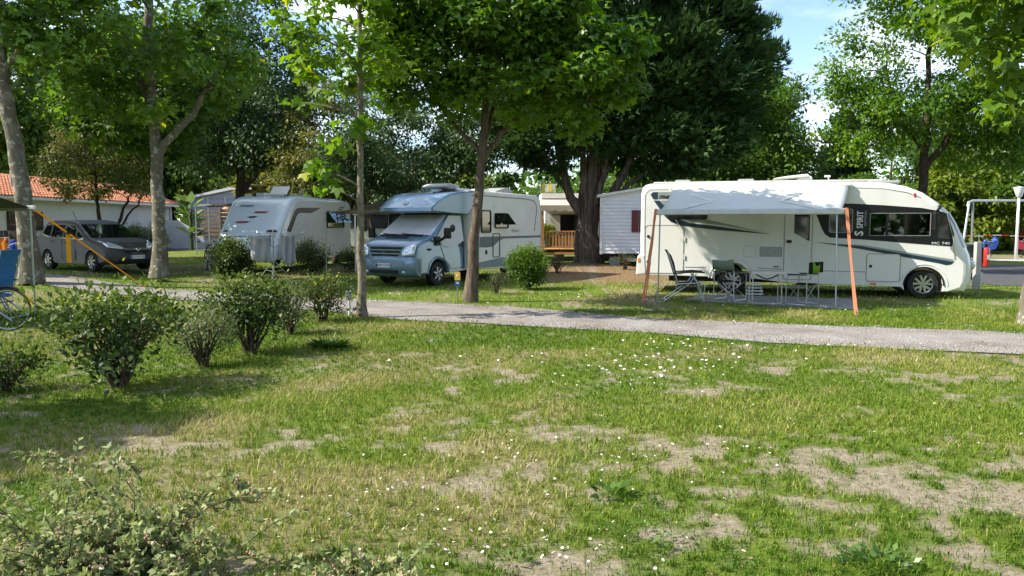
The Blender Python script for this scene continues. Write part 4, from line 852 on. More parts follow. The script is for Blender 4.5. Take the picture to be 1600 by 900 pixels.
    MB().box(((s0 + s1) / 2, S - P - .03, z1 - .01), (s1 - s0 + .06, .09, .13)).build('front_rail', mat('silver_rail', (.55, .58, .6), .3, metal=.5), case, bevel=.02)
    for k, (px, py_) in enumerate(((s0 + .06, -3.62), (s1 - .12, -3.86))):
        p = MB().tube([(px, S - P - .02, z1 - .06), (px + (.0 if k else -.02), py_, .0)], .016, 8).lathe([(.001, .03), (.05, .012), (.05, 0)], 10, lambda a, b_, t, px=px, py_=py_: (px + a * math.cos(t), py_ + a * math.sin(t), b_)).build('awning_leg', STEEL, case, smooth=True)
    for px in (s0 + .25, s1 - .25): MB().tube([(px, S - .1, 2.58), (px + (.9 if px < 2 else -.9), S - 1.35, 2.25), (px, S - P, z1)], .022, 6).build('awning_arm', WHITE, case, smooth=True)
    # open window stay
    MB().tube([(.86, S - .02, 1.86), (1.0, S - .1, 1.62)], .01, 5).build('window_stay', WHITE, root)
    return root
big_motorhome()

# --- blue grey low-profile motorhome on a van chassis. local x forward, front axle at 0
def van_motorhome():
    BLUE = mat('blue_grey_paint', (.15, .24, .325), .25, metal=.35, var=.06, scale=2, coat=.6)
    BLUEM = mat('blue_grey_panel', (.12, .18, .225), .35, metal=.3, var=.08, coat=.3)
    SIDE = mat('hab_side_white', (.64, .64, .60), .4, var=.06, scale=1.4, dirt=.15, dirtcol=(.4, .38, .32))
    root = thing('motorhome', 'blue grey van fronted motorhome with white rear body and silver screen cover', 'motorhome', (-2.92, 22.2, 0), R(-122.3))
    # cab: bonnet, nose, doors
    fa = arch(0, .34, .43, 0, 180, 10)
    prof = [(-1.5, .40), (-1.5, 2.05), (-.72, 2.06), (-.55, 2.0), (.30, 1.42), (.42, 1.39), (.72, 1.28), (.90, 1.14), (.97, 1.02), (1.0, .86), (1.06, .78), (1.07, .55), (1.02, .36), (.9, .28), (.45, .30)] + fa[0:] + [(-.5, .34)]
    wts = []
    for i, (x, z) in enumerate(prof): wts.append((1 if 2 <= i <= 14 else 0, float(sm((x - .1) / .9)) if i < 15 else 0))
    wts[10] = wts[11] = wts[12] = wts[13] = (1, 1)
    tum = lambda x, z: 1 - .14 * float(sm((z - 1.25) / 1.0))
    rings = loft_body(prof, 1.0, .11, .12, wts, tum, n_mid=6)
    skin(rings).build('cab_body', BLUE, root, smooth=True, weld=True)
    sc_ = patch(rings, 3, 4, 2, len(rings) - 3, (.014, 0, .012)).build('screen_cover', SILVERC, root, smooth=True)
    for y0 in (-.45, .25): MB().tube([(.36, y0 + .3, 1.44), (.4, y0, 1.45), (.30, y0 - .32, 1.47)], .012, 5).build('wiper', BLACKP, root)
    MB().box((.40, 0, 1.415), (.12, 1.5, .03), Matrix.Rotation(.25, 3, 'Y')).build('scuttle', BLACKP, root)
    MB().box((.60, .0, 1.352), (.10, .8, .02), Matrix.Rotation(.35, 3, 'Y')).build('bonnet_vent', BLACKP, root)
    # grille: three dark slots between chrome-blue bars
    g = MB().prism([(1.05, 1.12), (1.085, 1.03), (1.10, .90), (1.11, .80), (1.0, .80), (.95, 1.1)], lambda u, v, t: (u, t, v), -.62, .62).build('grille', BLUE, root, bevel=.02)
    for i, (z, w_) in enumerate(((1.07, .56), (.97, .54), (.87, .48))): MB().box((1.10 - .012 * (2 - i) - .004, 0, z), (.05, w_ * 2, .055)).build('grille_slot', BLACKP, g, bevel=.01)
    for z in (1.12, 1.02, .92, .815): MB().box((1.10 + (1.02 - z) * .12, 0, z), (.05, 1.2 - .3 * (1.02 - z), .028)).build('grille_bar', mat('bright_blue_bar', (.35, .43, .50), .2, metal=.7), g, bevel=.01)
    MB().lathe([(.001, .02), (.8, .018), (1, 0)], 18, lambda a, b_, t: (1.125 + b_, a * .10 * math.cos(t), .97 + a * .045 * math.sin(t))).build('oval_badge', NAVY, g)
    bpn = skin([[(u - (.20 * (abs(t) / .98) ** 3.2 if u > .85 else .0), t, v) for u, v in [(.75, .80), (1.12, .79), (1.19, .76), (1.21, .6), (1.19, .44), (1.12, .33), (.8, .30), (.75, .5)]] for t in np.linspace(-1.0, 1.0, 15)])
    bpn.build('bumper', BLUE, root, smooth=True)
    for sd in (-1, 1):
        def hp(a, j):
            y = .62 + .34 * a; z = .84 + (.20 + .12 * a) * j + .03 * a; ins = .11 * (1 - math.sqrt(max(0, 1 - (max(0, y - .89) / .11) ** 2)))
            return (float(np.interp(z, [.78, .86, 1.02, 1.14, 1.28], [1.06, 1.0, .97, .90, .72])) + .12 * (1 - y ** 2.2) + .02 - ins, sd * y * (1 - .0 * z), z)
        h = MB().grid([[hp(a, j) for j in (0, .25, .5, .75, 1)] for a in (0, .2, .4, .6, .8, 1)])
        o = h.build('headlight', LENS, root, smooth=True); md = o.modifiers.new('s', 'SOLIDIFY'); md.thickness = .06; md.offset = .6
        MB().sphere((1.07, sd * .74, .98), (.045, .07, .06), 10, 6).build('lamp_reflector', CHROME, o, smooth=True)
        MB().sphere((1.10, sd * .66, .42), (.05, .06, .05), 10, 6).build('fog_lamp', LENS, root, smooth=True)
    MB().box((1.185, 0, .43), (.06, 1.0, .1)).build('bumper_intake', BLACKP, root, bevel=.015)
    pl = MB().box((1.222, .02, .60), (.015, .52, .115)).build('number_plate', PLATEW, root)
    MB().box((1.231, -.215, .60), (.004, .05, .112)).build('plate_band', mat('eu_blue', (.01, .05, .3), .4), pl)
    text('lettering', 'BK09 CWU', .10, lambda u, v, t: (1.231 + t, .03 + u, .60 + v), BLACKP, pl, bold=.002, sx=1.0)
    text('lettering', 'Nexxo', .09, lambda u, v, t: (.80 - v * .55, .56 + u * .9, 1.262 + v * .45 + t), BLACKP, root, shear=.4)
    # side of the cab (left side, towards the camera)
    for sd in (1, -1):
        Y = lambda z: sd * (1.0 * tum(0, z) + .004)
        def sp(name, poly, m_, off=0): return MB().add([(x, Y(z) + sd * off, z) for x, z in poly], [tuple(range(len(poly)))]).build(name, m_, root)
        dcov = [(-.16, 1.12), (.06, 1.40), (-.45, 1.84), (-.6, 1.98), (-1.18, 1.98), (-1.2, 1.24), (-.9, 1.14), (-.5, 1.06)]
        cov = sp('window_cover', dcov, SILVERC, .012)
        seam = [(-.1, 1.10), (-.30, .74), (-.52, .54), (-.55, .46), (-1.2, .46), (-1.22, 1.25)]
        mb = MB()
        for i in range(len(seam) - 1): mb.bar((seam[i][0], Y(seam[i][1]), seam[i][1]), (seam[i + 1][0], Y(seam[i + 1][1]), seam[i + 1][1]), .012)
        d = mb.build('door_seam', BLACKP, root)
        MB().box((-1.13, Y(1.2) + sd * .015, 1.15), (.05, .03, .17)).build('door_handle', BLACKP, root, bevel=.01)
        a = MB().tube([(.12, Y(1.25), 1.22), (.10, Y(1.25) + sd * .18, 1.30), (.08, Y(1.25) + sd * .33, 1.38)], .04, 8).box((.06, Y(1.2) + sd * .02, 1.26), (.22, .03, .26)).build('mirror_arm', BLACKP, root)
        MB().box((.10, Y(1.3) + sd * .40, 1.48), (.12, .22, .30)).build('mirror_head', BLACKP, a, bevel=.04)
        MB().lathe([(.001, .03), (.09, .02), (.1, 0)], 14, lambda p, b_, t: (.16 + b_, Y(1.3) + sd * (.62 + p * .9 * math.cos(t)), 1.62 + p * 1.1 * math.sin(t))).bar((.12, Y(1.3) + sd * .46, 1.56), (.14, Y(1.3) + sd * .6, 1.6), .025).build('extra_mirror', BLACKP, a, smooth=True)
        MB().sphere((.42, Y(1.05), 1.03), (.11, .02, .035), 10, 6).build('side_repeater', BLACKP, root, smooth=True)
        MB().tube([(x, sd * 1.002, z) for x, z in arch(0, .34, .47, 2, 178, 14)], .03, 6).build('wheel_arch_lip', BLUE, root, smooth=True)
        wheel(root, 0, sd * .87, .335, sd, .21, 6, .62, STEEL, 'steel'); wheel(root, -3.78, sd * .9, .335, sd, .21, 6, .62, STEEL, 'steel')
    # luton over the cab
    prof = [(-1.7, 2.02), (-.55, 2.05), (.12, 2.06), (.24, 2.1), (.22, 2.2), (-.15, 2.46), (-.5, 2.60), (-.9, 2.67), (-1.7, 2.72)]
    wts = [(.3, 0), (.3, 0)] + [(1, 1)] * 5 + [(1, .5), (1, 0)]
    rg_ = loft_body(prof, 1.10, .055, .2, wts, lambda x, z: 1 - .10 * float(sm((x + 1.0) / 1.3)), n_mid=6)
    lu = skin(rg_).build('overcab_pod', BLUE, root, smooth=True, weld=True)
    MB().box((-.62, 0, 2.675), (.45, 1.0, .05), Matrix.Rotation(.30, 3, 'Y')).build('overcab_skylight', DARKG, lu, bevel=.015)
    MB().lathe([(.001, .015), (.8, .012), (1, 0)], 16, lambda a, b_, t: (.262 + b_ - a * .064 * math.sin(t), .05 + a * .1 * math.cos(t), 2.32 + a * .045 * math.sin(t))).build('oval_badge', GREYP, lu)
    # habitation box
    ra = arch(-3.78, .36, .44, 0, 180, 10)
    prof = [(-5.55, .50), (-5.58, 1.5), (-5.53, 2.5), (-5.44, 2.66), (-5.3, 2.70), (-3, 2.73), (-1.62, 2.735), (-1.60, 2.2), (-1.35, 2.05), (-1.32, 1.4), (-1.25, .42)] + ra + [(-4.3, .48)]
    wts = [(1, 0)] * 7 + [(0, 0)] * 20; rings = loft_body(prof, 1.13, .09, 0, wts[:len(prof)], n_mid=1)
    hb = skin(rings).build('hab_body', SIDE, root, smooth=True, weld=True); Y = 1.13
    sideplate(root, 'front_panel', [(-1.255, .44), (-1.325, 1.4), (-1.36, 2.05), (-1.58, 2.22), (-1.85, 2.2), (-1.8, .42)], Y, .004, BLUEM)
    sideplate(root, 'waist_stripe', [(-1.85, 1.35), (-5.54, 1.36), (-5.54, 1.29), (-3.2, 1.28), (-2.9, 1.22), (-2.6, 1.05), (-2.2, 1.02), (-1.83, 1.04)], Y, .004, mat('slate_stripe', (.085, .105, .12), .4))
    sideplate(root, 'skirt', [(-1.8, .42), (-1.8, .58), (-3.15, .70), (-3.32, .66), (-3.34, .40)], Y, .004, BLUEM); sideplate(root, 'skirt', [(-4.25, .47), (-4.24, .66), (-5.54, .68), (-5.53, .51)], Y, .004, BLUEM)
    w1 = sideplate(root, 'window', rrect(-2.42, 1.49, -1.93, 2.14, .05), Y, .02, DARKG); outline(w1, 'window_frame', rrect(-2.42, 1.49, -1.93, 2.14, .05), Y + .02, BLACKP, .04)
    w2 = sideplate(root, 'window', rrect(-3.42, 1.62, -2.68, 2.06, .05), Y, .012, DARKG); outline(w2, 'window_frame', rrect(-3.42, 1.62, -2.68, 2.06, .05), Y + .012, BLACKP, .04)
    fl = MB().add([(-2.7, Y + .03, 2.05), (-3.4, Y + .03, 2.05), (-3.42, Y + .3, 1.72), (-2.68, Y + .3, 1.72)], [(0, 1, 2, 3)]).build('open_flap', DARKG, w2); md = fl.modifiers.new('s', 'SOLIDIFY'); md.thickness = .02
    h = outline(root, 'locker_hatch', rrect(-2.94, .72, -2.57, 1.44, .04), Y + .006, mat('slate_stripe', (.085, .105, .12), .4), .03)
    outline(root, 'service_hatch', rrect(-5.45, .72, -5.1, .98, .03), Y + .006, BLACKP, .025)
    MB().lathe([(.001, .02), (.05, .02), (.055, 0)], 12, lambda a, b_, t: (-2.2 + a * math.cos(t), Y + b_, .88 + a * 1.4 * math.sin(t))).build('filler_cap', BLACKP, root)
    # red brown coach line rising round the rear corner
    MB().tube([(-1.7, Y + .002, 2.60), (-3, Y + .002, 2.58), (-4.6, Y + .002, 2.56), (-5.0, Y + .002, 2.52), (-5.18, Y + .002, 2.42), (-5.22, Y + .002, 2.2), (-5.08, Y + .002, 1.5)], .012, 6).build('coach_line', mat('maroon', (.16, .05, .04), .4), root, smooth=True)
    MB().tube([(-1.0, 1.0, 2.52), (-1.7, Y + .002, 2.60)], .012, 6).build('coach_line', mat('maroon', (.16, .05, .04), .4), root)
    text('lettering', 'Nexxo', .17, lambda u, v, t: (-3.85 - u, Y + .002 + t, 1.53 + v), BLACKP, root, shear=.5)
    MB().tube([(-2.62, Y + .01, 2.32), (-2.66, Y + .03, 2.2)], .012, 5).build('window_catch', WHITE, root)
    MB().sphere((-2.05, Y, .58), (.05, .012, .02), 8, 6).build('side_marker', AMBER, root, smooth=True)
    # roof things
    rv = MB().box((-1.9, .1, 2.77), (.7, .9, .10)).build('roof_box', WHITE, root, bevel=.05)
    MB().prism([(-.35, 0), (.3, .02), (.42, .12), (.2, .24), (-.3, .2)], lambda u, v, t: (-1.5 + u, t, 2.76 + v * .8), -.5, .45).build('tarpaulin_bundle', clothmat('grey_tarp', (.5, .49, .46), .1, .2), rv, bevel=.05)
    MB().box((-3.2, .1, 2.80), (.55, .6, .1)).build('roof_vent', WHITE, root, bevel=.03)
    MB().prism([(-4.9, 2.74), (-3.9, 2.74), (-3.95, 2.82), (-4.5, 2.95), (-4.75, 2.96), (-4.95, 2.86)], lambda u, v, t: (u, t, v), -.35, .35).build('air_conditioner', GREYP, root, bevel=.05)
    MB().box((-2.4, 0, .42), (5.4, 1.6, .14)).build('chassis', BLACKP, root)
    # side canopy on the far side, brown grey cloth
    cl = MB().grid([[(.0 - 2.9 * i / 8, -1.12 - 2.4 * j / 6, 2.42 - .35 * j / 6 - .06 * math.sin(math.pi * j / 6)) for i in range(9)] for j in range(7)])
    o = cl.build('side_awning', clothmat('brown_canopy', (.17, .15, .125), .15), root, smooth=True)
    for x_ in (-.1, -1.7): MB().tube([(x_, -3.5, 2.07), (x_, -3.52, .0)], .016, 6).build('awning_leg', STEEL, o)
    return root
van_motorhome()

# --- white touring caravan, nose towards the camera
def caravan():
    root = thing('caravan', 'white touring caravan with red and black nose stripes behind the clothes airer', 'caravan', (-9.2, 27.6, .05), R(-99))
    prof = [(.75, .42), (.72, .9), (.56, 1.25), (.48, 1.36), (-.30, 2.3), (-.48, 2.5), (-.72, 2.64), (-1.05, 2.72), (-1.8, 2.735), (-5, 2.73), (-6.1, 2.68), (-6.35, 2.6), (-6.45, 2.3), (-6.4, .44), (-4.0, .42)] + arch(-3.6, .36, .38, 10, 170, 8) + [(-3.0, .42)]
    n0 = 13; wts = [(1, .7 if p[0] > -.4 else 0) if i < n0 else (0, 0) for i, p in enumerate(prof)]
    rings = loft_body(prof, 1.15, .12, .14, wts, n_mid=5)
    NOSE = mat('caravan_nose', (.66, .71, .74), .2, var=.04, scale=1.2, coat=.4)
    body = skin(rings).build('body', NOSE, root, smooth=True, weld=True); Y = 1.15
    sideplate(root, 'side_panel', [(-.15, .45), (-.05, 1.30), (-.62, 2.2), (-.85, 2.45), (-1.2, 2.58), (-6.2, 2.56), (-6.36, 2.4), (-6.32, .46), (-4.02, .45)] + arch(-3.6, .36, .42, 170, 10, 8) + [(-3.1, .45)], Y, .004, mat('caravan_side', (.60, .59, .53), .45, var=.06, scale=1.3, dirt=.12, dirtcol=(.4, .37, .3)))
    BR = mat('brown_decal', (.065, .04, .03), .4); RD = mat('red_decal', (.30, .03, .03), .4)
    sideplate(root, 'swoosh_decal', [(-.1, 1.45), (-.32, 1.4), (-.85, 2.0), (-1.02, 2.14), (-1.3, 2.18), (-2.45, 2.16), (-3.2, 2.34), (-2.4, 2.32), (-1.25, 2.30), (-.92, 2.26), (-.75, 2.15)], Y + .0045, .003, BR)
    sideplate(root, 'swoosh_decal', [(-.30, 1.42), (-.4, 1.40), (-.9, 1.97), (-1.06, 2.08), (-1.3, 2.12), (-2.2, 2.12), (-2.45, 2.165), (-1.3, 2.175), (-1.02, 2.135), (-.85, 2.0)], Y + .008, .003, BLACKP)
    for i in range(3): sideplate(root, 'rear_decal', [(-5.2 + .2 * i - .5, 2.42 - .09 * i), (-5.2 + .2 * i, 2.42 - .09 * i), (-5.1 + .2 * i, 2.37 - .09 * i), (-5.6 + .2 * i, 2.37 - .09 * i)], Y + .0045, .003, BR)
    w = sideplate(root, 'window', rrect(-5.55, 1.56, -3.75, 2.2, .06), Y + .0045, .012, DARKG); outline(w, 'window_frame', rrect(-5.55, 1.56, -3.75, 2.2, .06), Y + .018, BLACKP, .05)
    fl = MB().add([(-3.8, Y + .03, 2.18), (-5.5, Y + .03, 2.18), (-5.52, Y + .38, 1.75), (-3.78, Y + .38, 1.75)], [(0, 1, 2, 3)]).build('open_flap', DARKG, w); md = fl.modifiers.new('s', 'SOLIDIFY'); md.thickness = .02
    # decals on the sloping nose: a helper frame on the front face
    def nose(u, z, off=0):
        x = np.interp(z, [1.36, 2.3, 2.5], [.48, -.30, -.48]); return (x + .14 * .7 * (1 - (abs(u) / 1.15) ** 2.2) + .025 + off, u, z)
    def nd(name, u0, u1, z, h, m_):
        MB().grid([[nose(u + .10 * (k - .5), z + h * (k - .5)) for k in (0, 1)] for u in np.linspace(u0, u1, 8)]).build(name, m_, root)
    nd('nose_stripe', -.02, .46, 2.12, .055, RD); nd('nose_stripe', -.18, .10, 1.95, .055, BLACKP); nd('nose_stripe', -.60, -.12, 1.77, .055, RD)
    text('lettering', 'sterckeman', .12, lambda u, v, t: nose(-.38 + u, 2.36 + v, t), NAVY, root, shear=.2, bold=.003, sx=.8); nd('logo_mark', -.68, -.64, 2.36, .10, NAVY)
    MB().sphere((.44, -.88, 1.45), (.06, .10, .035), 12, 6).build('side_light', BLACKP, root, smooth=True)
    mi = MB().sphere((.46, .86, 1.45), (.16, .20, .05), 12, 6).build('grab_handle', BLACKP, root, smooth=True)
    MB().tube([(.60, -1.05, 1.27), (.70, 0, 1.27), (.60, 1.05, 1.27)], .012, 6).build('locker_seam', SEAM, root)
    ha = MB().tube([(.86, -.9, .95), (.86, -.9, 1.2), (.78, -.7, 1.22), (.80, -.3, 1.20), (.88, -.18, 1.05)], .018, 6).build('nose_rail', BLACKP, root, smooth=True)
    MB().box((-1.5, 0, 2.80), (.5, .6, .10)).build('roof_vent', WHITE, root, bevel=.03)
    MB().add([(-.8, .2, 2.76), (-.8, .85, 2.76), (-1.1, .85, 3.05), (-1.1, .2, 3.05)], [(0, 1, 2, 3)]).build('open_skylight', WHITE, root).modifiers.new('s', 'SOLIDIFY').thickness = .04
    MB().box((-3.4, .2, 2.80), (.7, .7, .10)).build('roof_vent', GREYP, root, bevel=.03)
    MB().bar((.5, .35, .42), (1.7, .0, .42), .07).bar((.5, -.35, .42), (1.7, 0, .42), .07).tube([(1.6, 0, .42), (1.6, 0, .0)], .03, 8).build('drawbar', STEEL, root)
    for sd in (-1, 1): wheel(root, -3.6, sd * 1.02, .31, sd, .19, 6, .62)
    MB().box((-3, 0, .45), (6, 1.4, .12)).build('chassis', BLACKP, root)
    return root
caravan()

# --- dark grey hatchback people carrier, nose to the right
def car():
    GREY = mat('car_grey_paint', (.06, .055, .05), .42, metal=0, var=.05, scale=2, spec=.3)
    a = R(-33); root = thing('car', 'dark grey compact car parked behind the left plane trees', 'car', (-14.75, 25.95, .26), a)
    fa = arch(2.64, .31, .36, -5, 185, 10); ra = arch(0, .31, .36, -5, 185, 10)
    prof = [(-.72, .45), (-.78, .62), (-.76, .95), (-.66, 1.1), (-.45, 1.45), (-.3, 1.56), (.1, 1.61), (.9, 1.615), (1.35, 1.57), (1.7, 1.46), (2.2, 1.22), (2.55, 1.05), (2.75, .99), (3.05, .92), (3.3, .80), (3.42, .66), (3.46, .52), (3.42, .34), (3.3, .24), (3.03, .22)] + fa + [(2.2, .22), (.45, .22)] + ra + [(-.4, .30)]
    n0 = 20; wts = [(1 if i < n0 else .1, float(sm((x - 2.2) / 1.1)) if i < n0 else 0) for i, (x, z) in enumerate(prof)]
    for i in range(4): wts[i] = (1, -.45)
    def tum(x, z): return 1 - .235 * float(sm((z - .88) / .75)) - .06 * float(sm((x - 2.7) / .9)) - .03 * float(sm((.35 - z) / .2))
    rings = loft_body(prof, .90, .10, .22, wts, tum, n_mid=6)
    skin(rings).build('body', GREY, root, smooth=True, weld=True)
    patch(rings, 9, 11, 3, len(rings) - 4, (.008, 0, .012)).build('windscreen', DARKG, root, smooth=True)
    patch(rings, 3, 5, 3, len(rings) - 4, (-.01, 0, .005)).build('rear_window', DARKG, root, smooth=True)
    for sd in (-1, 1):
        Y = lambda x, z: sd * (.90 * tum(x, z) + .004)
        def sp(name, poly, m_, off=.003):
            n = len(poly); return MB().add([(x, Y(x, z) + sd * off, z) for x, z in poly], [tuple(range(n))]).build(name, m_, root)
        sp('side_window', [(.98, 1.06), (1.02, 1.44), (1.42, 1.42), (1.66, 1.30), (1.7, 1.03)], DARKG); sp('side_window', [(.2, 1.08), (.16, 1.45), (.92, 1.45), (.90, 1.05)], DARKG)
        sp('side_window', [(-.36, 1.18), (-.26, 1.42), (.08, 1.45), (.12, 1.09)], DARKG); sp('side_window', [(1.78, 1.02), (1.76, 1.26), (2.2, 1.06), (2.24, 1.0)], DARKG)
        mb = MB(); ln = [(2.2, .99), (1.7, 1.015), (.9, 1.035), (.1, 1.07), (-.2, 1.12), (-.38, 1.17)]
        for i in range(5): mb.bar((ln[i][0], Y(*ln[i]), ln[i][1]), (ln[i + 1][0], Y(*ln[i + 1]), ln[i + 1][1]), .018)
        mb.build('window_trim', CHROME, root)
        for x_ in (.93, 1.74): mb = MB().bar((x_, Y(x_, 1.0), 1.0), (x_ - .02, Y(x_, .35), .35), .01).build('door_seam', BLACKP, root)
        for x_, z_ in ((1.1, .9), (.3, .93)): MB().box((x_, Y(x_, z_) + sd * .012, z_), (.16, .025, .03)).build('door_handle', GREY, root, bevel=.008)
        MB().sphere((1.62, Y(1.6, 1.1) + sd * .12, 1.10), (.07, .10, .075), 12, 8).build('mirror', STEEL, root, smooth=True)
        # almond headlamp wrapping the corner
        def hp(a, j):
            y = .40 + .42 * a; z = .71 + .06 * a + (.06 + .16 * a ** .8) * j; x = float(np.interp(z, [.52, .66, .80, .92, .99], [3.46, 3.42, 3.3, 3.05, 2.75])); ins = .10 * (1 - math.sqrt(max(0, 1 - (max(0, y - .8) / .1) ** 2)))
            return (x + .22 * float(sm((x - 2.2) / 1.1)) * (1 - (y / .9) ** 2.2) + .012 - ins, sd * y * tum(x, z) * 1.01, z)
        hl = MB().grid([[hp(a, j / 5) for j in range(6)] for a in np.linspace(0, 1, 9)]).build('headlight', LENS, root, smooth=True); hl.modifiers.new('s', 'SOLIDIFY').thickness = .02
        MB().sphere((3.44, sd * .62, .40), (.04, .07, .04), 10, 6).build('fog_lamp', LENS, root, smooth=True)
        MB().prism([(-.72, .9), (-.5, .98), (-.42, 1.08), (-.6, 1.12), (-.70, 1.05)], lambda u, v, t: (u, t, v), sd * .78, sd * .86).build('tail_lamp', REDL, root, bevel=.02)
        for x_ in (0, 2.64): wheel(root, x_, sd * .80, .315, sd, .2, 7, .68, ALLOY, 'thin')
    gr = MB().prism([(-.42, .72), (.42, .72), (.36, .58), (.25, .53), (-.25, .53), (-.36, .58)], lambda u, v, t: (3.58 + t - .08 * abs(u), u, v), .03, .10).build('grille', BLACKP, root)
    MB().prism([(-.44, .735), (.44, .735), (.42, .685), (-.42, .685)], lambda u, v, t: (3.60 + t - .08 * abs(u), u, v), .06, .1).build('chrome_bar', CHROME, gr)
    MB().lathe([(.035, .012), (.05, .02), (.06, .005)], 16, lambda p, b_, t: (3.695 + b_, p * math.cos(t), .70 + p * math.sin(t))).build('round_badge', CHROME, gr)
    pl = MB().box((3.70, 0, .46), (.02, .52, .11)).build('number_plate', PLATEW, root)
    for sd in (-1, 1): MB().box((3.709, sd * .235, .46), (.006, .05, .108)).build('plate_band', mat('eu_blue', (.01, .05, .3), .4), pl)
    text('lettering', 'CE 321 HG', .085, lambda u, v, t: (3.712 + t, u, .46 + v), BLACKP, pl)
    MB().box((3.60, 0, .36), (.12, 1.1, .1)).build('lower_intake', BLACKP, root, bevel=.02)
    MB().tube([(.2, 0, 1.6), (-.05, 0, 1.9)], .008, 5).build('aerial', BLACKP, root)
    MB().box((1.3, 0, .3), (4.0, 1.3, .12)).build('underbody', BLACKP, root)
car()

# ------------------------------------------------------------------ things round the white motorhome
ALU = mat('aluminium_tube', (.56, .58, .59), .32, metal=.7, var=.1)
CHARC = clothmat('charcoal_mesh', (.03, .032, .036), .1)
SAGE = clothmat('sage_canvas', (.20, .25, .18), .15)
LIMEC = clothmat('lime_canvas', (.22, .42, .03), .15)
BLACKC = clothmat('black_canvas', (.014, .014, .015), .05)
ORANGE = clothmat('salmon_strap', (.72, .27, .14), .2, .05)
YELLOWS = clothmat('yellow_strap', (.80, .38, .02), .2, .05)
pts = [mh(*p) for p in MAT_POLY]
big = []
for i in range(len(pts)):
    a, c = np.array(pts[i]), np.array(pts[(i + 1) % len(pts)])
    for k in range(12):
        q = a + (c - a) * k / 12; big.append((q[0] + .03 * math.sin(7 * q[0] + 3), q[1] + .03 * math.sin(6 * q[0] + q[1])))
tag(MB().prism(big, lambda u, v, t: (u, v, t + .006 * math.sin(5 * u) * (t > .01)), .004, .022).build('groundsheet', clothmat('grey_groundsheet', (.30, .29, .285), .05, .2)), 'grey groundsheet spread on the grass under the motorhome awning', 'mat')

def recliner(label, loc, rz, fabric, seatback=R(18), scale=1, group=None, pad=.045):
    """folding recliner facing +x"""
    r = thing('recliner_chair', label, 'chair', loc, rz, group); B = math.sin(seatback); Cc = math.cos(seatback)
    bx = lambda t: (-.25 - B * t, .44 + Cc * t)
    poly = [];
    path = [bx(.0), bx(.25), (bx(.45)[0] + .02, bx(.45)[1]), (bx(.62)[0] + .01, bx(.62)[1]), (bx(.75)[0] - .03, bx(.75)[1] - .0)]
    pp = [(x + pad * (.6 if i in (0, 4) else 1), z) for i, (x, z) in enumerate(path)] + [(x - .012, z) for x, z in path[::-1]]
    MB().prism(pp, lambda u, v, t: (u, t, v), -.23, .23).build('backrest', fabric, r, bevel=.012)
    MB().prism([(-.25, .41), (.24, .45), (.27, .40), (.24, .385), (-.25, .36)], lambda u, v, t: (u, t, v), -.23, .23).build('seat', fabric, r, bevel=.012)
    for s in (-1, 1):
        y = s * .265
        MB().tube([bx(-.06) [:1] + (y, bx(-.06)[1]), (bx(.75)[0], y, bx(.75)[1])], .013, 7).build('back_tube', ALU, r)
        MB().tube([(-.26, y, .40), (.27, y, .43)], .013, 7).build('seat_tube', ALU, r)
        MB().tube([(-.56, y, .0), (.0, y, .40), (.16, y, .64)], .014, 7).build('leg', ALU, r, smooth=True)
        MB().tube([(.34, y, .0), (.20, y, .40), (.07, y, .64)], .014, 7).build('leg', ALU, r, smooth=True)
        MB().tube([(.36, y, .44), (.33, y, .22), (.30, y, .10)], .012, 7).build('footrest_stay', ALU, r)
        MB().prism([(-.33, .655), (.1, .69), (.34, .675), (.33, .645), (.1, .655), (-.33, .63)], lambda u, v, t: (u, t, v), y - .03, y + .03).build('armrest', BLACKP, r, bevel=.008)
    MB().tube([(-.5, -.265, .04), (-.5, .265, .04)], .012, 6).tube([(.33, -.265, .05), (.33, .265, .05)], .012, 6).build('cross_bar', ALU, r)
    MB().tube([(-.25, -.265, .28), (-.25, .265, .28)], .012, 6).tube([(.22, -.265, .33), (.22, .265, .33)], .012, 6).build('cross_bar', BLACKP, r)
    r.scale = (scale,) * 3
    return r
x, y, z = G(1076, 471)
recliner('charcoal reclining folding chair with high back, leftmost under the awning', (x, y + .1, 0), R(-8), CHARC)
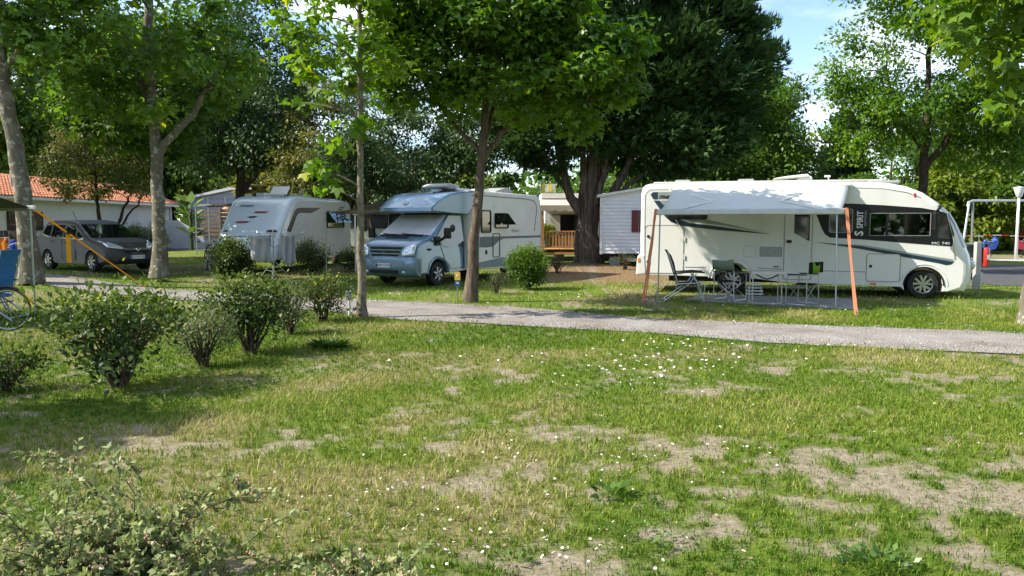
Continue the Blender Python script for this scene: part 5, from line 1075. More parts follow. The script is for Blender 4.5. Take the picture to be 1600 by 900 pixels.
def director(label, loc, rz, back_m, seat_m, band_m=None, slack=0):
    """director's chair facing +x"""
    r = thing('folding_chair', label, 'chair', loc, rz, 'folding armchairs under the awning')
    for s in (-1, 1):
        y = s * .27
        MB().tube([(-.22, y, .62), (-.23, y, .05), (-.19, y, .018), (.19, y, .018), (.23, y, .05), (.22, y, .57), (.18, y, .625), (-.24, y, .635), (-.27, y, .90)], .0125, 7).build('side_frame', ALU, r, smooth=True)
        MB().box((.0, y, .648), (.42, .045, .022)).build('armrest', BLACKP, r, bevel=.008)
    for x_ in (-.19, .19): MB().tube([(x_, -.26, .09), (x_, .26, .43)], .009, 6).tube([(x_ + .012, .26, .09), (x_ + .012, -.26, .43)], .009, 6).build('cross_brace', ALU, r)
    MB().grid([[(-.21 + .42 * i / 6, -.25 + .5 * j / 8, .445 - .02 * math.sin(math.pi * j / 8)) for i in range(7)] for j in range(9)]).build('seat', seat_m, r, smooth=True).modifiers.new('s', 'SOLIDIFY').thickness = .012
    b = MB().prism([(-.29, .70), (-.265, .70), (-.285, .90), (-.31, .89)], lambda u, v, t: (u - .03 * math.cos(t * 5.5), t, v + .012 * math.cos(t * 6) * -1), -.28, .28)
    b = MB().grid([[(-.262 - .02 * v - .03 * math.cos((j / 8 - .5) * 3), -.285 + .57 * j / 8, .69 + .22 * v - .012 * math.sin(math.pi * j / 8)) for v in (0, .5, 1)] for j in range(9)])
    bk = b.build('backrest', back_m, r, smooth=True); bk.modifiers.new('s', 'SOLIDIFY').thickness = .014
    if band_m:
        for s in (-1, 1): MB().box((-.285, s * .235, .80), (.05, .10, .225)).build('back_edge', band_m, bk, bevel=.01)
        MB().prism([(-.1, .92), (.1, .92), (.05, .85), (-.05, .85)], lambda u, v, t: (t, u, v - .01), -.34, -.262).build('back_pocket', band_m, bk)
    return r
x, y, z = G(1140, 470); director('folding aluminium armchair with sage green back before the rear wheel', (x, y, .02), R(38), SAGE, BLACKC)
x, y, z = G(1253, 477); director('folding aluminium armchair with black and lime green back by the door', (x, y, .02), R(133), LIMEC, BLACKC, BLACKC)
x, y, z = G(1198, 477)
t_ = thing('folding_table', 'folding aluminium camping table between the two folding armchairs', 'table', (x, y + .12, .022), R(-8))
for sx_ in (-1, 1):
    MB().tube([(sx_ * .29, -.2, .66), (sx_ * .30, -.2, .03), (sx_ * .30, .2, .03), (sx_ * .29, .2, .66)], .012, 7).build('leg_frame', ALU, t_, smooth=True)
MB().tube([(-.3, -.2, .03), (.3, -.2, .03)], .011, 7).build('foot_rail', ALU, t_)
for i in range(6): MB().box((0, -.24 + .096 * i, .70), (.68, .09, .014)).build('slat', ALU, t_)
[MB().box((0, q_, .68), (.68, .012, .055)).build('apron', ALU, t_) for q_ in (-.285, .285)]
MB().tube([(-.26, -.2, .66), (-.1, -.2, .57), (0, -.2, .54), (.1, -.2, .57), (.26, -.2, .66)], .014, 6).build('strap', BLACKC, t_)
x, y, z = G(1179, 462)
st = thing('step_stool', 'small white slatted step stool behind the camping table', 'step', (x, y, 0), R(-15))
for i in range(4): MB().box((0, 0, .05 + .075 * i), (.40 - .03 * i, .30, .035)).build('slat', WHITE, st, bevel=.012)
MB().box((-.14, 0, .15), (.04, .2, .3)).box((.14, 0, .15), (.04, .2, .3)).build('side', GREYP, st)
def strap(label, a, b_, w, m_, cat='strap', tail=None, twist=0):
    r = thing('tie_down_strap', label, cat, (b_[0], b_[1], b_[2])); a = Vector(a) - Vector(b_); q = []
    n = 14
    for i in range(n + 1):
        t = i / n; p = a * (1 - t); p.z -= .05 * math.sin(math.pi * t); ww = w * (.55 + .45 * abs(math.cos(twist * t * 3.1)))
        q.append([p + Vector((-ww / 2, 0, 0)), p + Vector((ww / 2, .004, 0))])
    o = MB().grid(q).build('webbing', m_, r); o.modifiers.new('s', 'SOLIDIFY').thickness = .004
    MB().tube([(0, 0, .10), (0, 0, -.12)], .012, 6).tube([(0, 0, .06), (.04, 0, .09)], .008, 5).build('peg', STEEL, r)
    return r
tl = mh(.60, -3.60); trr = mh(4.42, -3.60)
fl_ = G(1004, 474); strap('salmon storm strap at the left front corner of the awning', (tl[0] - .04, tl[1] - .04, 2.06), (fl_[0], fl_[1], 0), .062, ORANGE, twist=2)
fl_ = (fl_[0] + .10, fl_[1] + .25, 0); strap('second thinner salmon strap beside the left awning strap', (tl[0] - .03, tl[1] - .02, 2.04), fl_, .035, ORANGE, twist=3)
fr_ = G(1338, 494); strap('salmon storm strap at the right front corner of the awning', (trr[0] + .02, trr[1] - .05, 2.06), (fr_[0], fr_[1], 0), .075, ORANGE, twist=1)

# ------------------------------------------------------------------ the camp at the left edge
CANV = clothmat('green_grey_canvas', (.075, .085, .08), .12)
cx, cy = -9.2, 14.74
cn = thing('canopy', 'dark green grey awning with pole at the left edge', 'awning', (cx, cy, 0))
rows = [[(-4.2 * i / 8, -2.5 * j / 6 * 1.0, 2.04 + .46 * j / 6 - .05 * math.sin(math.pi * i / 8) * math.sin(math.pi * j / 6)) for i in range(9)] for j in range(7)]
MB().grid(rows).build('roof_cloth', CANV, cn, smooth=True).modifiers.new('s', 'SOLIDIFY').thickness = .006
MB().box((-2.1, .02, 2.02), (4.25, .06, .10)).build('front_rail', mat('green_grey_rail', (.16, .18, .17), .45), cn, bevel=.015)
for px_, py_, hz in ((0, 0, 2.0), (-4.1, 0, 2.0), (-.02, -2.48, 2.5), (-4.1, -2.48, 2.5)): MB().tube([(px_, py_, hz), (px_, py_, 0)], .017, 8).build('pole', mat('pale_pole', (.42, .47, .40), .4, metal=.3), cn)
MB().box((.03, .0, 2.04), (.12, .08, .07)).build('corner_bracket', WHITE, cn, bevel=.01)
a0 = Vector((cx + .03, cy, 2.04)); b0 = Vector(G(231, 452)); dirv = b0 - a0
stp = thing('guy_strap', 'long yellow guy strap running down from the left awning pole', 'strap', (b0.x, b0.y, b0.z))
k_ = .36
def wb(p, q, w0, w1): return MB().grid([[p - b0 + (q - p) * i / 12 + Vector((0, 0, w * .5)), p - b0 + (q - p) * i / 12 - Vector((0, 0, w * .5))] for i in range(13) for w in [w0 + (w1 - w0) * i / 12]])
wb(a0, b0, .05, .022).build('webbing', YELLOWS, stp).modifiers.new('s', 'SOLIDIFY').thickness = .004
c0 = Vector(atd(100, 362, (a0 + dirv * .24).y)); jn = a0 + dirv * .245
MB().box(jn - b0, (.10, .05, .05)).build('buckle', BLACKP, stp)
MB().grid([[jn - b0 + Vector((-.045, 0, -.62 * i / 8)), jn - b0 + Vector((.045, .01, -.62 * i / 8))] for i in range(9)]).build('loose_tail', YELLOWS, stp).modifiers.new('s', 'SOLIDIFY').thickness = .004
MB().tube([(0, 0, .06), (0, 0, -.1)], .012, 6).build('peg', STEEL, stp)
pA = Vector((cx - .75, cy + .35, .62)); pB = Vector(G(52, 474)); stp2 = thing('guy_strap', 'short yellow strap slanting to the ground behind the blue chair', 'strap', pB)
MB().grid([[(pA - pB) * (1 - i / 8) + Vector((0, 0, .03)), (pA - pB) * (1 - i / 8) - Vector((0, 0, .03))] for i in range(9)]).build('webbing', YELLOWS, stp2).modifiers.new('s', 'SOLIDIFY').thickness = .004
MB().tube([(0, 0, .05), (0, 0, -.1)], .012, 6).build('peg', STEEL, stp2)
BLUEC = clothmat('blue_padded_cloth', (.055, .19, .44), .1)
recliner('blue padded reclining chair beside the left awning pole', (cx - .32, cy - .85, 0), R(180), BLUEC, R(14), 1.08, pad=.07)
# bicycle whose rear wheel shows at the left edge
def bicycle(label, loc, rz, frame_m, scale=1, group=None):
    b = thing('bicycle', label, 'bicycle', loc, rz, group); r = .34
    for x_ in (-.52, .53):
        w = MB().lathe([(r - .018, .018), (r, .012), (r + .006, 0), (r, -.012), (r - .018, -.018)], 32, lambda a, b_, t, x_=x_: (x_ + a * math.cos(t), b_, r + .006 + a * math.sin(t)), closed=True).build('wheel', RUBBER, b, smooth=True)
        MB().lathe([(r - .035, .011), (r - .018, .013), (r - .018, -.013), (r - .035, -.011)], 32, lambda a, b_, t, x_=x_: (x_ + a * math.cos(t), b_, r + .006 + a * math.sin(t)), closed=True).build('rim', ALLOY, w, smooth=True)
        sp = MB()
        for i in range(18): a = i * .349; sp.tube([(x_ + .02 * math.cos(a + .8), .03 * (-1) ** i, r + .02 * math.sin(a + .8)), (x_ + (r - .03) * math.cos(a), 0, r + (r - .03) * math.sin(a))], .0022, 4)
        sp.tube([(x_, -.05, r), (x_, .05, r)], .02, 8).build('spokes', STEEL, w)
        MB().tube([(x_ + (r + .03) * math.cos(R(a)), 0, r + (r + .03) * math.sin(R(a))) for a in range(20 if x_ < 0 else 60, 200 if x_ < 0 else 150, 12)], .018, 5).build('mudguard', BLACKP, b, smooth=True)
    f = MB().tube([(-.08, 0, .30), (-.20, 0, .72)], .018, 8).tube([(-.08, 0, .30), (.36, 0, .74)], .02, 8).tube([(-.17, 0, .62), (.36, 0, .76)], .017, 8).tube([(.33, 0, .88), (.38, 0, .68)], .02, 8)
    for s in (-1, 1): f.tube([(-.08, s * .03, .30), (-.52, s * .05, .346)], .010, 6).tube([(-.19, s * .02, .66), (-.52, s * .05, .346)], .009, 6).tube([(.37, s * .04, .70), (.53, s * .05, .346)], .012, 6)
    f.build('frame', frame_m, b, smooth=True)
    MB().prism([(-.36, .93), (-.30, .96), (-.06, .95), (-.06, .925), (-.3, .90)], lambda u, v, t: (u, t * (1 if u < -.2 else .4), v), -.08, .08).build('saddle', BLACKP, b, bevel=.015)
    MB().tube([(-.20, 0, .70), (-.235, 0, .92)], .013, 6).build('seat_post', ALLOY, b)
    h = MB().tube([(.335, 0, .86), (.32, 0, 1.02)], .014, 6).tube([(.22, -.30, 1.03), (.31, -.2, 1.04), (.35, 0, 1.03), (.31, .2, 1.04), (.22, .30, 1.03)], .012, 7).build('handlebar', ALLOY, b, smooth=True)
    for s in (-1, 1): MB().tube([(.30, s * .21, 1.04), (.20, s * .31, 1.03)], .018, 7).build('grip', BLACKP, h)
    MB().lathe([(.02, .0), (.09, .0), (.09, -.01), (.02, -.01)], 20, lambda a, b_, t: (-.08 + a * math.cos(t), -.045 + b_, .30 + a * math.sin(t))).bar((-.08, -.06, .30), (.03, -.06, .17), .02).bar((-.08, .06, .30), (-.19, .06, .43), .02).box((.05, -.10, .16), (.09, .08, .02)).box((-.21, .10, .44), (.09, .08, .02)).build('crankset', BLACKP, b)
    MB().bar((-.62, -.06, .74), (-.30, -.06, .74), .012).bar((-.62, .06, .74), (-.30, .06, .74), .012).bar((-.62, -.06, .74), (-.62, .06, .74), .012).bar((-.55, .06, .74), (-.53, .06, .35), .01).bar((-.55, -.06, .74), (-.53, -.06, .35), .01).build('rack', BLACKP, b)
    MB().tube([(-.3, .05, .34), (-.36, .2, .0)], .01, 5).build('kickstand', BLACKP, b)
    b.scale = (scale,) * 3; return b
gx0 = G(2, 522); bicycle('bicycle at the left edge with its wheel below the blue chair', (gx0[0] - .62, gx0[1] + .25, 0), R(10), mat('bike_blue', (.03, .05, .12), .3, coat=.5))
x, y, z = G(326, 424); bicycle('dark bicycle leaning by the caravan nose', (x, y, z), R(120), BLACKP, 1.0)
# towel and airer beyond the canopy
tw = thing('towel_stand', 'orange towel hung on a stand at the left edge', 'towel', (-11.1, 16.9, 0))
MB().grid([[(-.7 + .09 * i, .02 * math.sin(i * 1.3), 1.42 - .42 * j / 6) for i in range(9)] for j in range(7)]).build('towel', clothmat('orange_towel', (.80, .25, .04), .25), tw, smooth=True).modifiers.new('s', 'SOLIDIFY').thickness = .008
MB().tube([(-.75, 0, 0), (-.75, 0, 1.43), (.05, 0, 1.43), (.05, 0, 0)], .012, 6).build('frame', STEEL, tw)
ar = thing('clothes_horse', 'white clothes horse with blue and white cloths at the left edge', 'airer', (-14.2, 21.7, .2), R(20))
for s in (-1, 1): MB().tube([(-.5, s * .35, 0), (.1, s * .35, .95), (.6, s * .35, 1.15)], .012, 6).tube([(.5, s * .35, 0), (-.1, s * .35, .95), (-.6, s * .35, 1.1)], .012, 6).build('side_frame', WHITE, ar)
for i in range(6): MB().tube([(-.55 + .22 * i, -.35, 1.08 - abs(i - 2.5) * -.02), (-.55 + .22 * i, .35, 1.08)], .007, 5).build('rail', WHITE, ar)
for i, c_ in enumerate(((.03, .07, .45), (.75, .75, .74))): MB().grid([[(.1 + .22 * i + .02 * math.sin(j), -.3 + .06 * j, 1.08 - .45 * k / 5) for j in range(10)] for k in range(6)]).build('cloth', clothmat('cloth%d' % i, c_, .25), ar, smooth=True)

# ------------------------------------------------------------------ clothes airer in front of the caravan
x, y, z = G(433, 436)
ra_ = thing('rotary_airer', 'rotary clothes airer on a tripod with two grey towels', 'airer', (x, y - .3, z), R(12))
MB().tube([(0, 0, .08), (0, 0, 1.55)], .022, 8).build('mast', ALU, ra_)
for i in range(3): a = i * 2.094 + .5; MB().tube([(0, 0, .62), (.25 * math.cos(a), .25 * math.sin(a), .36), (.58 * math.cos(a), .58 * math.sin(a), .0)], .014, 6).tube([(0, 0, .25), (.3 * math.cos(a), .3 * math.sin(a), .3)], .009, 5).build('leg', ALU, ra_)
for i in range(3):
    a = i * 2.094 + .12; MB().tube([(0, 0, 1.0), (.95 * math.cos(a), .95 * math.sin(a), 1.50)], .011, 6).build('arm', ALU, ra_)
for k in range(5):
    t = .35 + .15 * k; MB().tube([(.95 * t * math.cos(a), .95 * t * math.sin(a), 1.0 + .5 * t) for a in (.12, 2.214, 4.308, .12)], .004, 4).build('line', WHITE, ra_)
TOW = clothmat('grey_towel', (.48, .46, .46), .2, .1)
for (u0, u1, yy, top, ln, m_) in ((-.66, -.04, -.42, 1.42, .74, TOW), (.24, .66, -.30, 1.46, .92, TOW)):
    q = [[(u0 + (u1 - u0) * (i / 9) * (1 - .06 * j / 8) + .05 * (j / 8), yy + .05 * math.sin(i * 1.5 + j * .35) + .03 * math.sin(j * .7), top - ln * j / 8 * (1 + .08 * math.sin(i * 2.3)) - .10 * math.sin(math.pi * i / 9)) for i in range(10)] for j in range(9)]
    MB().grid(q).build('towel', m_, ra_, smooth=True).modifiers.new('s', 'SOLIDIFY').thickness = .01
# lamp post and markers by the track
x, y, z = G(556, 421)
x, y, z = atd(556, 420, 27.5)
lp = thing('garden_lamp', 'slim white garden lamp post behind the thin maple', 'lamp', (x, y, 0)); MB().tube([(0, 0, 0), (0, 0, 2.05)], .03, 8).build('post', WHITE, lp); MB().sphere((0, 0, 2.1), (.09, .09, .07), 10, 6).lathe([(.001, .10), (.13, .03), (.13, 0)], 12, lambda a, b_, t: (a * math.cos(t), a * math.sin(t), 2.13 + b_)).build('lamp_head', WHITE, lp, smooth=True)
x, y, z = G(546, 494)
wp = thing('service_post', 'short white service post beside the thin maple', 'post', (x, y, z)); MB().tube([(0, 0, -.02), (0, 0, .48)], .022, 8).build('post', WHITE, wp); MB().box((0, -.02, .40), (.10, .08, .16)).build('tap_box', GREYP, wp, bevel=.015); MB().box((.05, -.03, .30), (.05, .05, .07)).build('valve', WHITE, wp, bevel=.01)
x, y, z = G(715, 469)
sg = thing('pitch_sign', 'small yellow and blue pitch marker sign left of the maple trunk', 'sign', (x, y, z)); MB().tube([(0, 0, -.02), (0, 0, .35)], .016, 8).build('post', STEEL, sg)
MB().prism([(-.065, .46), (.065, .46), (.065, .62), (.04, .65), (-.04, .65), (-.065, .62)], lambda u, v, t: (u, t, v), -.02, .0).build('yellow_plate', mat('sign_yellow', (.75, .5, .06), .5), sg); MB().box((0, -.01, .39), (.13, .02, .139)).build('blue_plate', mat('sign_blue', (.01, .09, .22), .5), sg)
MB().sphere((0, -.021, .56), (.025, .004, .03), 8, 5).build('emblem', WHITE, sg); text('lettering', '98', .07, lambda u, v, t: (u, -.021 - t, .39 + v), WHITE, sg, bold=.002)

# ------------------------------------------------------------------ buildings at the left
PLASTER = mat('white_plaster', (.72, .72, .73), .9, var=.08, scale=1.2, bump=.2, bscale=20, dirt=.2, dirtcol=(.4, .39, .37))
TILE = mat('terracotta', (.50, .21, .115), .8, var=.4, scale=2.5, spec=.2)
WOODD = mat('dark_fence_wood', (.055, .04, .03), .8, var=.3, scale=9)
FASC = mat('white_fascia', (.72, .72, .72), .6)
def tiles(name, parent, ux0, ux1, eave, ridge, z0, z1, dx=.22, dv=.36, fn=lambda u, w, z: (u, w, z)):
    """Roman tile slope: courses that overlap, each course a wavy sheet stepped over the one below"""
    n = int((ux1 - ux0) / dx); L_ = math.hypot(ridge - eave, z1 - z0); m_ = max(2, int(L_ / dv)); mb = MB(); nu = n * 4
    for k in range(m_):
        rows = []
        for e, lift in ((0, .045), (1.08, .0)):
            t = min(1, (k + e) / m_); rows.append([fn(ux0 + (ux1 - ux0) * i / nu, eave + (ridge - eave) * t, z0 + (z1 - z0) * t + lift + .035 * (1 + math.sin(i * math.pi / 2))) for i in range(nu + 1)])
        mb.grid(rows)
    o = mb.build(name, TILE, parent); o['kind'] = 'stuff'; return o
bd = thing('sanitary_building', 'white plastered building with long orange tiled roof behind the car', 'building', (-22.9, 37.4, 0), R(86.5))
Lb = 12.8
MB().box((Lb / 2 - 1.5, 3.5, 1.62), (Lb + 3, 7, 2.9)).build('wall', PLASTER, bd)
rf = tiles('roof_slope', bd, -3.5, Lb + .5, -.55, 3.6, 3.0, 4.3)
MB().prism([(-.55, 2.98), (3.6, 4.26), (7.7, 2.9)], lambda u, v, t: (t, u, v), -3.4, Lb + .42).build('roof_core', TILE, bd)
MB().bar((Lb + .5, -.6, 2.94), (Lb + .5, 3.6, 4.3), .06, .2).build('gable_board', FASC, bd); MB().bar((Lb + .5, 7.7, 2.94), (Lb + .5, 3.62, 4.3), .06, .2).build('gable_board', FASC, bd)
MB().box((Lb / 2 - 1.5, -.58, 2.95), (Lb + 3.8, .1, .13)).build('gutter', FASC, bd)
MB().prism([(0, 2.9), (3.6, 4.2), (7, 2.9)], lambda u, v, t: (t, u, v), Lb - .2, Lb + .02).build('gable_wall', PLASTER, bd)
MB().tube([(-.4, 1.0, 3.4), (-.4, 1.0, 4.3)], .09, 8).build('vent_pipe', GREYP, bd)
MB().tube([(Lb - .3, -.08, .2), (Lb - .3, -.08, 2.9)], .04, 6).build('downpipe', FASC, bd)
for x_ in (-1.8, -.3): MB().box((x_, -.03, 1.9), (.9, .1, .9)).build('window', DARKG, bd, bevel=.02)
fc = thing('fence', 'dark wooden picket fence left of the car', 'fence', (-20.6, 31.2, .26), R(-4))
for i in range(16): MB().box((-2.0 + i * .21, 0, .62), (.17, .03, 1.2 + .03 * (i % 3))).build('picket', WOODD, fc)
MB().box((-.4, .04, .35), (3.6, .04, .08)).box((-.4, .04, .95), (3.6, .04, .08)).build('rail', WOODD, fc)
# retaining wall with wooden screen fence and the glazed pool cover behind
rw_ = thing('retaining_wall', 'white retaining wall sloping up below the wooden screen fence', 'wall', (-21, 47.5, .25), R(-2))
MB().prism([(-2, 0), (9.5, 0), (9.5, 1.35), (1.4, 1.35), (.8, 1.75), (-2, 1.75)], lambda u, v, t: (u, t, v), 0, .3).build('wall', PLASTER, rw_)
WOODF = mat('weathered_fence_wood', (.26, .20, .15), .85, var=.3, scale=7)
sf = thing('screen_fence', 'weathered horizontal board fence between posts beside the caravan', 'fence', (-20, 47.3, 1.0), R(-2))
for i in range(7): MB().box((4.0, 0, .15 + .24 * i), (7.6, .05, .19)).build('board', WOODF, sf)
for i in range(5): MB().box((.3 + 1.85 * i, -.06, .85), (.12, .12, 1.9)).build('post', WOODF, sf)
pc = thing('pool_cover', 'white framed glazed shelter with pitched roof beyond the board fence', 'shelter', (-22.3, 53, 1.2), R(-3))
GLZ = mat('pale_glazing', (.35, .45, .55), .1, var=.1, coat=.6)
MB().box((5.2, 2, 1.35), (10, 4, 2.1)).build('glazing', GLZ, pc)
for i in range(9): MB().box((.25 + 1.24 * i, -.03, 1.35), (.1, .12, 2.12)).build('mullion', FASC, pc)
MB().prism([(-.3, 2.35), (3.2, 3.1), (4.4, 3.15), (10.8, 2.75), (10.8, 2.55), (4.4, 2.95), (3.2, 2.9), (-.3, 2.2)], lambda u, v, t: (u, t, v), -.3, 4.4).build('roof', FASC, pc)
MB().prism([(-.3, 2.25), (3.2, 3.0), (4.4, 3.0), (10.7, 2.6), (10.7, 2.4), (0, 2.3)], lambda u, v, t: (u, t, v), -.05, .0).build('gable_glazing', GLZ, pc)
um = thing('parasol', 'folded sandy cloth parasol beyond the board fence', 'parasol', (-18.6, 50.5, .25)); MB().tube([(0, 0, 0), (0, 0, 2.3)], .03, 6).build('pole', WOODF, um)
MB().lathe([(.55, 1.9), (.5, 2.25), (.12, 2.75), (.001, 2.8)], 10, lambda a, b_, t: (a * (1 + .25 * math.cos(t * 5)) * math.cos(t), a * math.sin(t), b_)).build('cloth', clothmat('sand_cloth', (.55, .36, .2), .2), um, smooth=True)
tp_ = thing('canopy', 'brown grey sloping canopy with thin pole beside the caravan nose', 'awning', (-15.4, 37.5, .2))
MB().grid([[(5.2 * i / 8, 1.6 * j / 4, 2.42 + .32 * i / 8 + .12 * math.sin(math.pi * j / 4) - .06 * math.sin(math.pi * i / 8)) for i in range(9)] for j in range(5)]).build('roof_cloth', clothmat('taupe_canvas', (.17, .14, .12), .2), tp_, smooth=True).modifiers.new('s', 'SOLIDIFY').thickness = .01
for px_, hz in ((.02, 2.42), (5.15, 2.72)): MB().tube([(px_, 0, hz), (px_, 0, -.1)], .03, 7).tube([(px_, 1.58, hz), (px_, 1.58, -.1)], .03, 7).build('pole', STEEL, tp_)

# palms and broad leaved plants behind the caravan
LF_PALM = leafmat('palm_leaf', (.10, .14, .03), (.36, .30, .06), .3, .45)
def palm(label, loc, h, r, seed, n=26, lm=None):
    rg = np.random.default_rng(seed); p = thing('palm_tree', label, 'palm', loc); V = [[], 0]; F = []; tube_np(spline([(0, 0, -.05), (.05, 0, h * .5), (0, 0, h)], 10), np.linspace(.16, .12, 10), 9, V, F, .08, rg)
    link('trunk', mesh_np('trunk', np.concatenate(V[0]), np.concatenate(F), 4), BK_DARK, p); P = []; D = []; S = []; N_ = []
    for i in range(n):
        a = rg.uniform(0, 6.28); e = rg.uniform(-.35, 1.1); o = np.array([math.cos(a) * math.cos(e), math.sin(a) * math.cos(e), math.sin(e)]); c = np.array([0, 0, h]) + o * r * .5
        for k in range(16): q = (k / 15 - .5) * 2.6; s = np.cross(o, [0, 0, 1.]); s /= np.linalg.norm(s) + 1e-6; u = np.cross(s, o); P.append(c); D.append(o * math.cos(q) + s * math.sin(q) * .9 + np.array([0, 0, -.15])); N_.append(u + rg.normal(0, .1, 3)); S.append(r * .55)
    f = link('fronds', leaf_mesh('fronds', np.array(P), np.array(D), np.array(N_), np.array(S), 'needle', np.clip(rg.normal(.5, .3, len(P)), 0, 1)), lm or LF_PALM, p); f['kind'] = 'stuff'
x, y, z = atd(396, 292, 43); palm('fan palm with yellowing fronds behind the caravan roof', (x, y, .1), z - .1, 1.35, 91)
x, y, z = atd(498, 290, 42); palm('small fan palm with pinkish crown right of the caravan roof', (x, y, .1), z - .1, 1.1, 92, 20)
bn = thing('banana_plant', 'broad leaved banana plant at the right end of the white building', 'plant', (-18.4, 44.2, .26)); rg = np.random.default_rng(4); P = []; D = []
for i in range(20): a = rg.uniform(0, 6.28); P.append((.1 * math.cos(a), 0, .7 + .11 * i)); D.append((math.cos(a) * .9, math.sin(a) * .5, rg.uniform(.1, 1.0)))
MB().tube([(0, 0, -.05), (0, 0, 2.2)], [.10, .05], 8).build('stem', LF_BOX, bn)
for i in range(20):
    l_ = link('leaf', leaf_mesh('leaf', np.array([P[i]], float), np.array([D[i]], float), np.array([[0, -.4, 1.]]), np.array([1.0]), 'oval', np.array([.2 + .03 * i])), LF_BOX, bn)

# ------------------------------------------------------------------ background caravan and mobile homes
SIDING = mat('pale_siding', (.74, .75, .77), .6, var=.05, scale=2, dirt=.1)
c2 = thing('static_caravan', 'pale caravan with large window behind the crooked stemmed tree', 'caravan', (-8.1, 42, 0), 0)
MB().prism([(-1.0, .5), (4.6, .5), (4.7, 1.6), (4.6, 2.55), (4.3, 2.8), (-.6, 2.8), (-.95, 2.5)], lambda u, v, t: (u, t, v), 0, 2.3).build('body', CREAM, c2, bevel=.06)
for x0, x1 in ((-.7, 1.3), (1.4, 2.5), (2.6, 4.3)): w = MB().box(((x0 + x1) / 2, -.01, 1.95), (x1 - x0, .04, .85)).build('window', DARKG, c2, bevel=.01)
MB().box((1.8, -.02, 2.72), (5.4, .1, .12)).build('awning_rail', GREYP, c2); MB().box((1.8, 1.1, .35), (4.6, 1.6, .3)).build('chassis', BLACKP, c2)
for x_ in (.6, 1.4): wheel(c2, x_ + .6, .1, .3, -1, .18, 6)
PINE = mat('pine_timber', (.50, .26, .10), .6, var=.25, scale=4)
SCALL = clothmat('cream_awning', (.66, .60, .50), .3)
hx, hy, _ = atd(846, 352, 36)
mo = thing('veranda', 'pine veranda with baluster railing and scalloped cream awning', 'veranda', (hx, hy, 0))
Wd = 4.3; 
MB().box((Wd / 2, 1.3, .52), (Wd, 2.6, .14)).build('deck', PINE, mo)
MB().box((Wd / 2, .02, .44), (Wd, .04, .2)).build('deck_edge', PINE, mo)
MB().box((Wd / 2, .0, 1.42), (Wd, .08, .05)).build('handrail', PINE, mo); MB().box((Wd / 2, .0, .68), (Wd, .06, .06)).build('bottom_rail', PINE, mo)
for i in range(int(Wd / .15)): MB().box((.08 + i * .15, 0, 1.05), (.095, .03, .74)).build('baluster', PINE, mo)
for x_ in (.06, 2.1, Wd): MB().box((x_, -.01, 1.0 if x_ != 2.1 else .7), (.12, .12, 2.0 if x_ == .06 else 1.5)).build('post', PINE, mo)
for x_ in (2.05, Wd): MB().box((x_, 2.4, 1.5), (.12, .12, 2.2)).build('post', PINE, mo)
MB().box((.06, 0, 1.9), (.1, .1, 1.2)).build('post', PINE, mo)
q = [[(-.3 + (Wd + .4) * i / 40, -.15 + 3.0 * j / 4, 2.62 + .38 * j / 4) for i in range(41)] for j in range(5)]
cnp = MB().grid(q).grid([[(-.3 + (Wd + .4) * i / 40, -.16, 2.63 - (0 if j == 0 else .22 + .07 * abs(math.sin(i * math.pi / 4)))) for i in range(41)] for j in range(2)]).build('awning', SCALL, mo, smooth=False); cnp.modifiers.new('s', 'SOLIDIFY').thickness = .01
MB().bar((-.2, -.08, 2.42), (Wd, -.08, 2.42), .1).build('awning_beam', PINE, mo)
m1 = thing('mobile_home', 'cream mobile home standing behind the pine veranda', 'mobile home', (hx + .3, hy + 2.9, 0))
MB().box((4, 1.6, 1.8), (8, 3.2, 2.5)).build('wall', SIDING, m1); MB().prism([(-.2, 3.05), (8.2, 3.05), (8.2, 3.3), (-.2, 3.3)], lambda u, v, t: (u, t, v), -.2, 3.4).build('roof', FASC, m1)
MB().box((1.0, -.02, 1.7), (1.3, .08, 1.1)).build('window', DARKG, m1); MB().box((.5, -.08, 1.65), (.5, .06, 1.1)).build('curtain', FASC, m1); MB().box((2.9, -.03, 1.55), (1.0, .08, 2.0)).build('door', FASC, m1)
for i in range(3): MB().box((.8 + i * 3, 1.6, .27), (.4, 2.6, .56)).build('support_block', GREYP, m1)
tb = thing('veranda_table', 'dark round table with chairs seen through the veranda railing', 'table', (hx + 1.3, hy + 1.4, .59)); MB().lathe([(.001, .74), (.5, .74), (.5, .70), (.001, .70)], 20).build('top', WOODD, tb); MB().tube([(0, 0, 0), (0, 0, .7)], .04, 8).lathe([(.001, .03), (.25, 0)], 12).build('pedestal', WOODD, tb)
shrub('bush', 'yellow green hedge bush left of the veranda post', (hx + .4, hy + 3.2 - .9, .6), 1.15, .9, 8, 60, 40, .2, .09, LF_LIME, 77, low=.0, round_=True)
bnx, bny, bnz = atd(857, 300, 44); bn_ = thing('flag_banner', 'yellow and white upright banner above the veranda awning', 'banner', (bnx, bny, 0))
MB().tube([(-.42, 0, 0), (-.42, 0, bnz + .6)], .035, 7).build('pole', STEEL, bn_)
for i in range(4): MB().grid([[(-.4 + .2 * i + .2 * k, .04 * math.sin(3 * j + i), bnz + .45 - 2.6 * j / 6) for k in (0, 1)] for j in range(7)]).build('stripe', clothmat('banner%d' % (i % 2), ((.78, .62, .12), (.75, .72, .55))[i % 2], .3), bn_)
